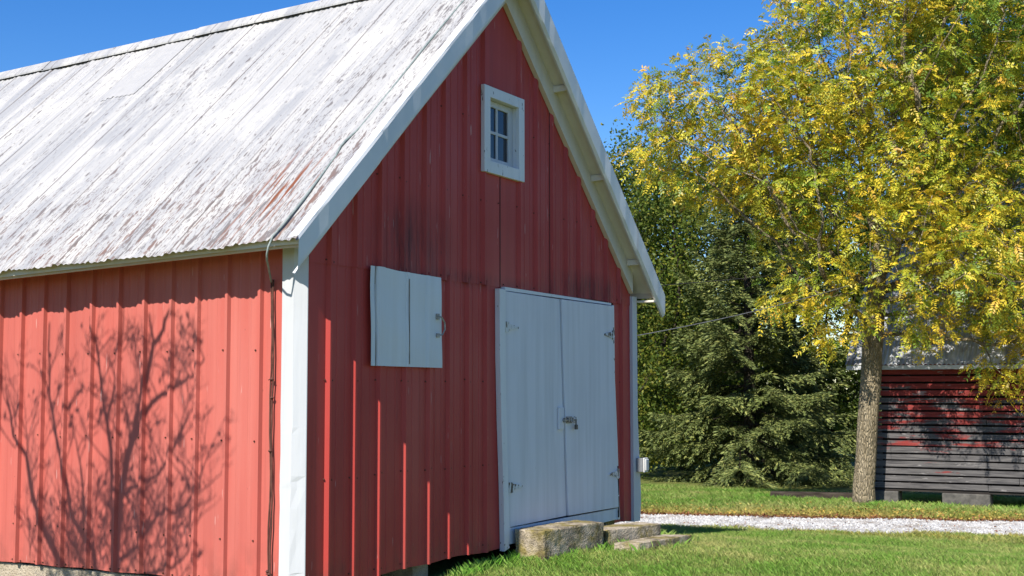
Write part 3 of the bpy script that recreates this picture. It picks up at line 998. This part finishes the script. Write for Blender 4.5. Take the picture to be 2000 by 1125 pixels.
# --- broadleaf trees behind
def broadleaf(name, x, y, label, ells, pal, w, seed, n_att, per, size=(.07, .12), base_r=.16, thr=-.25, trunk_h=1.2, group=None, step=.3, maxn=2500):
    rg = np.random.default_rng(seed)
    root = tag(empty(name, (x, y, gz(x, y))), label, 'tree', group)
    at = ell_points((x, y), ells, n_att, rg)
    at = at[(vnoise(at, .7) > thr) & (at[:, 2] > -.6)]
    tk = [(x + .03 * math.sin(i * .7 + seed), y + .03 * math.cos(i * .9), gz(x, y) - .15 + .25 * i) for i in range(int(trunk_h / .25) + 3)]
    ps, pr = grow(tk, at, step, 2.0, .42, maxn, (0, 0, .06), seed)
    mb, rd, ct = limb_mesh(ps, pr, base_r, .008, 2.3, 10, 1.25)
    mb.build('trunk', M['bark_dark'], root, smooth=True)
    per = int(per * 3.3)
    t_ = np.where((rd < .03) & (np.arange(len(ps)) > len(tk)))[0]
    rp = np.repeat(t_, per)
    P_ = ps[rp] + rg.normal(0, .20, (len(rp), 3))
    o_ = unit(rg.normal(size=(len(rp), 3)) + np.array([-.25, -.15, .05]))
    D_ = o_.copy(); D_[:, 2] -= .35; D_ = unit(D_)
    N_ = ortho(D_, rg)
    L_ = rg.uniform(*size, len(rp))
    C_ = pick(pal, w, len(rp), rg) * np.clip(1 + .5 * vnoise(P_[::1], .9), .6, 1.4)[:, None]
    quads_obj('crown', kites(P_, D_, N_, L_, L_ * .62, .08), C_, M['leaf'], root)
    print(name, len(ps), len(rp))
    return root
DK = [(.065, .11, .018), (.11, .165, .026), (.17, .22, .034), (.29, .29, .04)]
MG = [(.07, .115, .016), (.11, .165, .02), (.16, .21, .026), (.27, .26, .03)]
broadleaf('broadleaf_tree', 23.6, 8.1, 'dark green bushy tree rising behind the right eave of the red barn', [(.2, 0, 4.3, 1.9, 1.7, 4.0), (.5, -.2, 1.6, 1.9, 1.6, 2.3), (.3, 0, 7.4, 1.3, 1.1, 1.1), (1.2, .2, 6.2, 1.2, 1.2, 1.5), (-1.5, .3, 4.0, 1.6, 1.6, 3.4)],
          DK, (2, 4, 4, 2.2), 31, 1900, 26, group='broadleaf trees behind the lawn')
broadleaf('broadleaf_tree', 27.2, 7.9, 'green leafy tree between the barn roof and the top of the spruce', [(0, 0, 5.0, 2.1, 1.9, 3.6), (.2, .2, 1.5, 2.2, 1.8, 2.3), (-.4, 0, 7.9, 1.2, 1.2, 1.0)],
          DK, (2, 4, 3, 1.2), 37, 1900, 22, (.09, .14), group='broadleaf trees behind the lawn')
broadleaf('broadleaf_tree', 29.5, 4.6, 'shaded green tree seen through gaps between the spruce and the yellow tree', [(0, 0, 4.5, 2.6, 1.8, 3.6), (.5, 0, 1.4, 2.8, 1.6, 1.8)],
          DK, (4, 4, 2, .4), 41, 1900, 20, (.10, .16), group='broadleaf trees behind the lawn')
broadleaf('broadleaf_tree', 24.5, -.2, 'tall fresh green tree rising behind the yellow tree at the right edge', [(.6, 0, 8.5, 2.4, 2.0, 3.8), (.3, 0, 4.8, 2.0, 1.8, 2.6), (2.2, .3, 7.0, 1.6, 1.6, 2.6)],
          MG, (3, 4, 3, 1), 43, 2000, 20, (.09, .15), .22, -.3, 2.5, 'broadleaf trees behind the lawn')
broadleaf('broadleaf_tree', 34, 11, 'far dark tree glimpsed low behind the spruce branches', [(0, 0, 2.6, 3.2, 2, 3.0)],
          DK, (4, 4, 2, .3), 47, 1200, 24, (.13, .22), group='broadleaf trees behind the lawn')
broadleaf('broadleaf_tree', 31, -5.5, 'low dark tree standing behind the ridge of the slatted crib', [(0, 0, 3.4, 3.0, 2, 3.8)],
          DK, (4, 4, 2, .3), 49, 1000, 24, (.13, .22), group='broadleaf trees behind the lawn')

# --- spruces
def spruce(x, y, H, Rb, label, seed, nb=190, lean=0, reps=4):
    rg = np.random.default_rng(seed)
    root = tag(empty('spruce_tree', (x, y, gz(x, y))), label, 'tree', 'spruces behind the drive')
    mb = MB()
    mb.tube([(x, y, -.95), (x, y, H * .3), (x + lean * .5, y, H * .7), (x + lean, y, H)], [.17, .13, .07, .012], 9)
    Ps, Ds, Ls = [], [], []
    up = np.array([0, 0, 1.])
    nw = int(nb / 8)
    for i in range(nb):
        f = ((i // 8 + rg.uniform(-.22, .22) + .5) / nw) ** 1.12
        f = min(max(f, 0), .995)
        z0 = -.55 + (H + .50) * f
        az = (i % 8) * math.pi / 4 + (i // 8) * 1.1 + rg.normal(0, .22)
        L = Rb * (1 - f) ** .86 * rg.uniform(.60, 1.15) + .14
        if rg.random() < .18: L *= .5
        rise = -.02 + .55 * f ** 1.5 + rg.normal(0, .09)
        o = np.array([math.cos(az), math.sin(az), 0]); sd = np.array([-math.sin(az), math.cos(az), 0])
        nseg = max(4, int(L / .15))
        pts = []
        for k in range(nseg + 1):
            t = k / nseg
            dz = L * (rise * t - .42 * t * t * (1 - f) + .26 * t ** 4)
            pts.append(np.array([x + lean * f, y, z0]) + o * L * t + np.array([0, 0, dz]) + sd * .05 * L * math.sin(t * 3 + i))
        mb.tube([tuple(p) for p in pts], list(np.linspace(.020 * (1 - f) + .007, .003, nseg + 1)), 4, False)
        pts = np.array(pts)
        # side sprays: flat fans that arch out and hang at their tips
        for k in range(1, nseg + 1):
            t = k / nseg
            if t < .38 and f < .8: continue
            T = unit(pts[k] - pts[k - 1])
            for s_ in (1, -1):
                for rep_ in range(reps):
                    bl = min(.62, (1.12 - t) * L * .55 + .13) * rg.uniform(.55, 1.2)
                    d = unit(sd * s_ * rg.uniform(.45, 1.0) + T * rg.uniform(.4, 1.0) + up * rg.uniform(-.25, .22))
                    p0 = pts[k - 1] + (pts[k] - pts[k - 1]) * rg.random()
                    m_ = max(2, int(bl / .052))
                    for q in range(m_):
                        tt = (q + .3 * rg.random() + .2) / m_
                        c = p0 + d * bl * tt - up * (.42 * bl * tt * tt)
                        for s2 in (1, -1):
                            dd = d * .8 + np.cross(d, up) * s2 * .55 + rg.normal(0, .16, 3) - up * .35 * tt
                            Ps.append(c); Ds.append(dd); Ls.append(.075 + .045 * rg.random())
                    Ps.append(p0 + d * bl * .9 - up * .34 * bl); Ds.append(d - up * .5 + rg.normal(0, .1, 3)); Ls.append(.15)
        Ps.append(pts[-1]); Ds.append(unit(pts[-1] - pts[-2])); Ls.append(.16)
    mb.build('trunk', M['bark_dark'], root)
    P_ = np.array(Ps); D_ = unit(np.array(Ds)); L_ = np.array(Ls)
    N_ = ortho(D_, rg)
    N_[:, 2] *= .8; N_ = unit(N_ - (N_ * D_).sum(1, keepdims=True) * D_)
    C_ = pick([(.085, .11, .036), (.13, .162, .048), (.195, .225, .068), (.28, .29, .085)], (2.5, 4, 3, 1.2), len(P_), rg)
    C_ *= np.clip(1 + .35 * vnoise(P_, 1.3), .7, 1.35)[:, None]
    quads_obj('needles', kites(P_, D_, N_, L_, L_ * .30, .1), C_, M['needle'], root)
    print('spruce', len(P_))
    return root
spruce(23.2, 4.6, 7.6, 2.75, 'dense olive green spruce with branches down to the lawn', 3, 200)
spruce(26.4, 4.5, 8.0, 1.9, 'thin dark spruce partly hidden behind the denser spruce', 8, 128, 0, 2)
# ------------------------------------------------------------------ shrub by the side wall (its shadow falls on the siding)
def wall_to_shrub(y, z, d):                # follow the light back from a wall point
    return Vector((-d, y - d * SUN.y / SUN.x, z + d * -SUN.z / SUN.x))
stems = [
    ([(1.93, -2.95), (1.94, -.8), (1.94, .04), (1.90, .66), (1.82, .95), (1.72, 1.30), (1.64, 1.57), (1.56, 1.85), (1.46, 1.98), (1.40, 2.12)], .040, .010),
    ([(1.96, .15), (2.0, .75), (2.04, 1.10), (2.10, 1.32), (2.16, 1.65), (2.27, 2.0), (2.28, 2.12)], .020, .006),
    ([(1.98, -.9), (2.2, .15), (2.45, .45), (2.62, 1.0), (2.76, 1.45), (2.78, 2.05)], .024, .007),
    ([(2.0, -1.0), (2.55, .0), (2.80, .35), (2.96, .66), (3.02, .92), (3.18, 1.08), (3.28, 1.4)], .032, .008),
    ([(1.80, 1.0), (1.62, 1.32), (1.45, 1.45), (1.28, 1.52), (1.14, 1.60), (1.02, 1.72)], .020, .005),
    ([(1.62, 1.62), (1.58, 1.9), (1.62, 2.1)], .015, .006),
    ([(1.90, .6), (1.72, .72), (1.50, .80), (1.30, 1.05), (1.18, 1.25)], .014, .005),
    ([(1.92, .1), (1.7, .22), (1.5, .48), (1.22, .55), (1.05, .72), (1.03, .90)], .014, .006),
    ([(1.93, -.2), (1.6, .0), (1.30, .1), (1.15, .22)], .016, .006),
    ([(2.06, 1.2), (1.98, 1.6), (1.92, 1.95), (1.91, 2.15)], .012, .005),
    ([(2.3, .3), (2.36, .8), (2.42, 1.05)], .012, .005),
]
shr = tag(empty('shrub', (-2.55, 1.93 - .15, -.38)), 'nearly leafless many stemmed shrub standing in front of the sunny side wall', 'shrub')
mb = MB()
rs = random.Random(4)
tips = []
def stem3(poly, ra, rb, d0):
    P3 = []
    for i, (y, z) in enumerate(poly):
        P3.append(wall_to_shrub(y, z, d0 + .10 * math.sin(i * 1.3 + y * 5)))
    # densify
    Q3, RR = [], []
    for i in range(len(P3) - 1):
        for k in range(3):
            t = k / 3
            Q3.append(P3[i].lerp(P3[i + 1], t) + Vector((rs.uniform(-1, 1), rs.uniform(-1, 1), rs.uniform(-1, 1))) * .012)
    Q3.append(P3[-1])
    n_ = len(Q3)
    mb.tube(Q3, [1.38 * (ra + (rb - ra) * (i / (n_ - 1)) ** .8) for i in range(n_)], 7)
    return Q3
def twig(p, d, L, r, depth):
    q = [p]
    if p.z - 2.45 * .94 > 2.2: return
    for i in range(4):
        d = (d + Vector((rs.uniform(-.5, .5), rs.uniform(-1, 1), rs.uniform(-.6, 1))) * .28).normalized()
        nx_ = q[-1] + d * L / 4
        if nx_.z + nx_.x * .94 > 2.14 or nx_.z > 4.35 or nx_.x > -2.0: break
        q.append(nx_)
    if len(q) < 3: return
    mb.tube(q, [r, r * .85, r * .7, r * .55, r * .4][:len(q)], 4)
    tips.extend(q[2:])
    if depth:
        for i in range(1, len(q) - 1):
            if rs.random() < .75:
                twig(q[i], (d + Vector((0, rs.choice((-1, 1)) * rs.uniform(.5, 1.1), rs.uniform(-.1, .5)))).normalized(), L * .55, r * .6, depth - 1)
for poly, ra, rb in stems:
    d0 = 2.45
    if min(z for y, z in poly) < -2: d0 = 2.5
    q = stem3(poly, ra, rb, d0)
    for i in range(3, len(q)):
        if rs.random() < .9 and q[i].z > 2.1:
            twig(q[i], Vector((rs.uniform(-.4, .4), rs.uniform(-.8, .8), rs.uniform(.4, 1))).normalized(), rs.uniform(.3, .65), .0068, 3)
# dense low growth
for i in range(100):
    y = min(2.95, max(1.1, rs.gauss(2.0, .50))); z = rs.uniform(-.2, .45) - .25 * abs(y - 1.8)
    p = wall_to_shrub(y, z, 2.45 + rs.uniform(-.15, .15))
    twig(p, Vector((0, rs.uniform(-.6, .6), 1)).normalized(), rs.uniform(.3, .62), .007, 3)
mb.build('stem', M['bark_dark'], shr)
tips = [q for q in tips if q.x < -2.1]
lp = np.array([tuple(rs.choice(tips)) for _ in range(900)])
rg = np.random.default_rng(2)
D = unit(rg.normal(size=(len(lp), 3)) - np.array([0, 0, .6])); N = ortho(D, rg); L = rg.uniform(.03, .075, len(lp))
quads_obj('leaves', kites(lp, D, N, L, L * .5), pick([(.08, .06, .02), (.10, .10, .02)], (1, 1), len(lp), rg), M['leaf'], shr)

# ------------------------------------------------------------------ corn crib beyond the walnut
crib = tag(empty('corn_crib', (15.6, -.3, -.46)), 'slatted corn crib with peeling red boards on concrete blocks', 'shed')
def crib_boards():
    t = NT('peeling_red_boards')
    z = t.sep()[2]
    n1 = t.noise((3, 1.4, 9), 6, .65); n2 = t.noise((30, 2.2, 40), 5, .6)
    gw = t.mix(t.rng(n2, .3, .7), (.045, .043, .045), (.16, .15, .145))
    rd = t.mix(t.rng(n2, .3, .7), (.17, .026, .023), (.30, .052, .044))
    rowid = t.math('FLOOR', t.math('DIVIDE', t.math('ADD', z, .245), .1235))
    wn = t.n('ShaderNodeTexWhiteNoise', noise_dimensions='1D'); t.l(rowid, wn.inputs['W'])
    m = t.math('ADD', t.math('ADD', t.rng(z, -.1, 1.7, -.20, .17), n1), t.rng(wn.outputs['Value'], 0, 1, -.07, .07))
    c = t.mix(t.rng(m, .49, .57), gw, rd)
    pk = t.noise((8, 3, 12), 4, .6)
    c = t.mix(t.math('MULTIPLY', t.rng(pk, .62, .68), .6), c, (.33, .31, .30))
    t.bump(n2, .4, .01)
    return t.done(c, .85, .2)
M['boards'] = crib_boards()
CX, CY0, CY1 = 15.6, -.22, -6.0
rs = random.Random(12)
def slats(mb, x0, x1, ya, yb, along_y):
    z = -.245
    k = 0
    while z < 1.78:
        h = .094 + rs.uniform(-.010, .006)
        if along_y:
            cuts = [ya, ya - 2.0 - .5 * (k % 3), yb]
            for a_, b_ in zip(cuts[:-1], cuts[1:]):
                t_ = rs.uniform(-.006, .006); s_ = rs.uniform(-.006, .006)
                mb.prism([(x0 + t_, a_ - .004, z), (x1 + t_, a_ - .004, z), (x1 + t_ * .3, a_ - .004, z + h), (x0 + t_ * .3, a_ - .004, z + h)],
                         [(x0 + t_, b_ + .004, z + s_), (x1 + t_, b_ + .004, z + s_), (x1 + t_, b_ + .004, z + h + s_), (x0 + t_, b_ + .004, z + h + s_)])
        else:
            mb.box(x0, x1, ya, yb, z, z + h)
        z += .1235
        k += 1
mb = MB(); slats(mb, CX, CX + .022, CY0, CY1, True)
mb.box(CX, CX + .02, CY1, CY0, 1.815, 1.93)
mb.build('slat_wall', M['boards'], crib)
mb = MB(); slats(mb, CX + .024, CX + 2.8, CY0 - .02, CY0 + .0, False)
mb.build('slat_wall', M['boards'], crib)
mb = MB()
for y in np.arange(CY0 - .06, CY1, -.61): mb.box(CX + .026, CX + .09, y - .045, y, -.25, 1.9)
mb.build('stud', M['dark'], crib)
mb = MB(); mb.box(CX + .6, CX + .65, CY1, CY0 - .1, -.24, 1.9); mb.box(CX + .03, CX + 2.8, CY1, CY0 - .05, -.30, -.26)
mb.build('inner_wall', M['dark'], crib)
M['blockconc'] = simple('grey_foundation_block', (.07, .066, .06), (.14, .13, .115), 9, .95, .6, .02)
for y0_, y1_ in ((-.26, -.72), (-1.46, -2.25), (-3.1, -3.7), (-4.6, -5.2)):
    mb = MB(); mb.box(CX - .02, CX + .3, y1_, y0_, -.7, -.305)
    mb.build('foundation_block', M['blockconc'], crib, bevel=.015)
mb = MB()
ex, ez = CX - .22, 1.90
n_ = 340
yv = np.linspace(CY0 + .33, CY1 - .3, n_)
lob = .010 * np.cos(yv * 2 * math.pi / .076)
vs, fs = [], []
for y, l_ in zip(yv, lob):
    vs += [(ex, y, ez + l_), (CX + 1.5, y, 3.62 + l_), (CX + 3.2, y, 5.55 + l_), (CX + 4.9, y, 3.6 + l_), (CX + 6.6, y, 1.9 + l_)]
for i in range(n_ - 1):
    for k in range(4): fs.append((i * 5 + k, i * 5 + k + 1, (i + 1) * 5 + k + 1, (i + 1) * 5 + k))
mb.add(vs, fs)
t = NT('grey_white_crib_roof')
a = t.noise((1.2, 8, 1.2), 6, .65); b = t.noise(2.5, 5)
c = t.mix(t.rng(a, .4, .62), (.34, .35, .37), (.62, .62, .62)); c = t.mix(t.math('MULTIPLY', t.rng(b, .55, .7), .8), c, (.16, .13, .12))
crm = t.done(c, .8, .15)
mb.build('roof', crm, crib)
mb = MB(); mb.box(ex + .01, ex + .03, CY1 - .28, CY0 + .31, ez - .085, ez - .012)
mb.build('fascia', M['white'], crib)
mb = MB()
mb.prism([(CX + .03, CY0 - .03, 1.94), (CX + 6.3, CY0 - .03, 1.94), (CX + 3.2, CY0 - .03, 5.4)], [(CX + .03, CY0 - .06, 1.94), (CX + 6.3, CY0 - .06, 1.94), (CX + 3.2, CY0 - .06, 5.4)])
mb.build('gable_wall', M['boards'], crib)
mb = MB(); mb.box(CX + 2.81, CX + 6.4, CY0 - .03, CY0 - .01, -.25, 1.93)
mb.build('slat_wall', M['boards'], crib)

# low timber lying in the grass left of the trunk
mb = MB()
p0, p1 = Vector((16.1, 1.75, -.60)), Vector((16.5, .05, -.62))
d = (p1 - p0).normalized(); s_ = Vector((-d.y, d.x, 0)) * .11
mb.prism([p0 - s_, p0 + s_, p0 + s_ + Vector((0, 0, .17)), p0 - s_ + Vector((0, 0, .17))], [p1 - s_, p1 + s_, p1 + s_ + Vector((0, 0, .19)), p1 - s_ + Vector((0, 0, .19))])
tag(mb.build('timber_beam', simple('weathered_timber', (.028, .022, .018), (.085, .068, .055), (3, 3, 20), .95, spec=.05), bevel=.012), 'low dark timber lying in the grass left of the yellow tree', 'beam')

# ------------------------------------------------------------------ overhead wires
def wire(a, b, sag, r, name, mat, label):
    a, b = Vector(a), Vector(b)
    pts = []
    for i in range(31):
        t = i / 30
        p = a.lerp(b, t); p.z -= sag * 4 * t * (1 - t); pts.append(p)
    mb = MB(); mb.tube(pts, r, 6)
    return tag(mb.build(name, M[mat], smooth=True), label, 'wire', 'overhead wires')
wire((5.99, .5, 2.02), (18.6, -1.2, 4.25), .18, .0062, 'overhead_wire', 'wire', 'pale overhead wire rising from the barn corner across the spruce')
wire((5.99, 4.6, 2.6), (18.4, -.9, 4.05), .12, .006, 'overhead_wire', 'blackwire', 'thin dark overhead wire crossing the spruce above the pale wire')

# ------------------------------------------------------------------ grass
def in_barn(x, y): return (x > .1) & (x < 5.95) & (y > .02)
def project(P):
    d = P - np.array(CAM)
    z = d @ np.array(F)
    return 1000 + 2555.7 * (d @ np.array(Rr)) / z, 562.5 - 2555.7 * (d @ np.array(Uu)) / z, z
def scatter(n_, x0, x1, y0, y1, seed, margin=260):
    rg = np.random.default_rng(seed)
    x = rg.uniform(x0, x1, n_); y = rg.uniform(y0, y1, n_)
    P = np.stack([x, y, ground_z(x, y) + bumps(x, y)], -1)
    u, v, z = project(P)
    k = (z > 2) & (u > 500) & (u < 2000 + margin) & (v < 1125 + margin) & ~in_barn(x, y)
    return P[k], rg
def blades(P, rg, h, w, curve=.5):
    m = len(P)
    az = rg.uniform(0, 2 * math.pi, m)
    o = np.stack([np.cos(az), np.sin(az), np.zeros(m)], -1)
    ln = rg.uniform(.1, curve, m)
    s_ = np.stack([-np.sin(az + 1), np.cos(az + 1), np.zeros(m)], -1)
    tip = P + np.array([0, 0, 1]) * h[:, None] + o * (h * ln)[:, None]
    mid = P + np.array([0, 0, .55]) * h[:, None] + o * (h * ln * .3)[:, None]
    b0 = P - s_ * (w * .5)[:, None] - np.array([0, 0, .008]); b1 = P + s_ * (w * .5)[:, None] - np.array([0, 0, .008])
    return np.stack([b0, b1, tip, mid - s_ * (w * .45)[:, None]], 1)
GQ, GC = [], []
def grass_col(P, rg):
    n1 = vnoise(P, .55); n2 = vnoise(P, 2.3)
    d = np.clip(.30 + .55 * n1 + .5 * n2 + rg.normal(0, .22, len(P)), 0, 1)[:, None]
    g = np.array([.175, .325, .045]); dr = np.array([.48, .45, .16])
    return (g + (dr - g) * d) * rg.uniform(.75, 1.25, (len(P), 1))
P, rg = scatter(430000, 1.5, 10.8, -9, 1.5, 51)
P = P[~on_road(P[:, 0], P[:, 1], .02)]
hh = rg.uniform(.018, .05, len(P)) * (1 + .45 * vnoise(P, 1.1))
GQ.append(blades(P, rg, hh, rg.uniform(.003, .0065, len(P)), 1.1)); GC.append(grass_col(P, rg))
P, rg = scatter(210000, 9.5, 21, -9, 7.5, 52)
P = P[~on_road(P[:, 0], P[:, 1], .02)]
hh = rg.uniform(.03, .08, len(P))
cl = grass_col(P, rg); near_road = (np.clip(1 - (P[:, 0] - edge(FAR, P[:, 1]) - .5) / 1.3, 0, 1) * np.clip(.8 + .9 * vnoise(P, 1.4), 0, 1))[:, None]
cl = cl * (1 - .75 * near_road) + np.array([.46, .35, .09]) * .75 * near_road
GQ.append(blades(P, rg, hh, rg.uniform(.007, .014, len(P)), 1.2)); GC.append(cl)
# long tufts by the wall, the blocks and the tree
tf = []
rg = np.random.default_rng(53)
for cx_, cy_, n_, sp in ((2.15, -.12, 300, .13), (2.5, -.1, 200, .14), (2.9, -.14, 90, .1), (3.4, -.50, 40, .1), (3.9, -.60, 70, .12), (4.3, -.62, 60, .07), (4.0, -.95, 30, .12), (4.6, -1.1, 40, .2), (5.3, -.85, 200, .15), (5.6, -.3, 300, .22), (6.1, -.1, 300, .2),
                         (14.9, -.5, 260, .22), (15.45, -1.5, 500, .5), (15.45, -.8, 400, .4), (15.45, -2.6, 600, .7), (16.05, 1.4, 260, .3), (16.15, .9, 260, .3), (16.25, .4, 260, .3), (16.0, 1.9, 120, .15)):
    q = np.stack([rg.normal(cx_, sp, n_), rg.normal(cy_, sp * .35, n_)], -1); tf.append(q)
q = np.concatenate(tf); q = q[~in_barn(q[:, 0], q[:, 1])]
P = np.stack([q[:, 0], q[:, 1], ground_z(q[:, 0], q[:, 1]) + bumps(q[:, 0], q[:, 1])], -1)
GQ.append(blades(P, rg, rg.uniform(.04, .11, len(P)), rg.uniform(.003, .006, len(P)), 1.0)); GC.append(grass_col(P, rg) * np.array([.8, 1.05, .8]))
GQ, GC = np.concatenate(GQ), np.concatenate(GC)
g = quads_obj('lawn_grass', GQ, GC, M['blade'], None)
tag(g, 'short mown lawn grass with dry patches around the barn', 'grass', kind='stuff')
print('grass', len(GQ))

# fallen leaves along the drive and under the tree
rg = np.random.default_rng(61)
n_ = 11000
y = rg.uniform(-7, 4, n_); x = edge(FAR, y) + wob(y, 4) + np.abs(rg.normal(0, .22, n_)) - .16
n2 = 3600
y2 = rg.uniform(-6, 4, n2); x2 = edge(FAR, y2) + np.abs(rg.normal(0, .9, n2))
n3 = 420
y3 = rg.uniform(-6, 3, n3); x3 = edge(NEAR, y3) + rg.uniform(-.1, 2.0, n3)
x = np.concatenate([x, x2, x3]); y = np.concatenate([y, y2, y3])
P = np.stack([x, y, ground_z(x, y) + bumps(x, y) + np.concatenate([rg.uniform(.012, .035, n_), rg.uniform(.025, .06, n2), rg.uniform(.035, .05, n3)])], -1)
D = unit(np.stack([rg.normal(size=len(P)), rg.normal(size=len(P)), rg.normal(0, .35, len(P))], -1)); N = unit(np.cross(D, np.array([0, 0, 1.])) + rg.normal(0, .3, (len(P), 3)))
L = rg.uniform(.03, .065, len(P))
C = pick([(.16, .065, .03), (.24, .10, .05), (.30, .16, .07), (.40, .28, .08)], (4, 4, 2, .6), len(P), rg)
C[n_:n_ + n2] = pick([(.42, .27, .06), (.50, .38, .10), (.30, .15, .06)], (3, 3, 2), n2, rg)
f = quads_obj('fallen_leaves', kites(P, D, N, L, L * .5, .1), C, M['litter'], None)
tag(f, 'brown and yellow fallen leaves along the far edge of the gravel drive', 'leaves', kind='stuff')
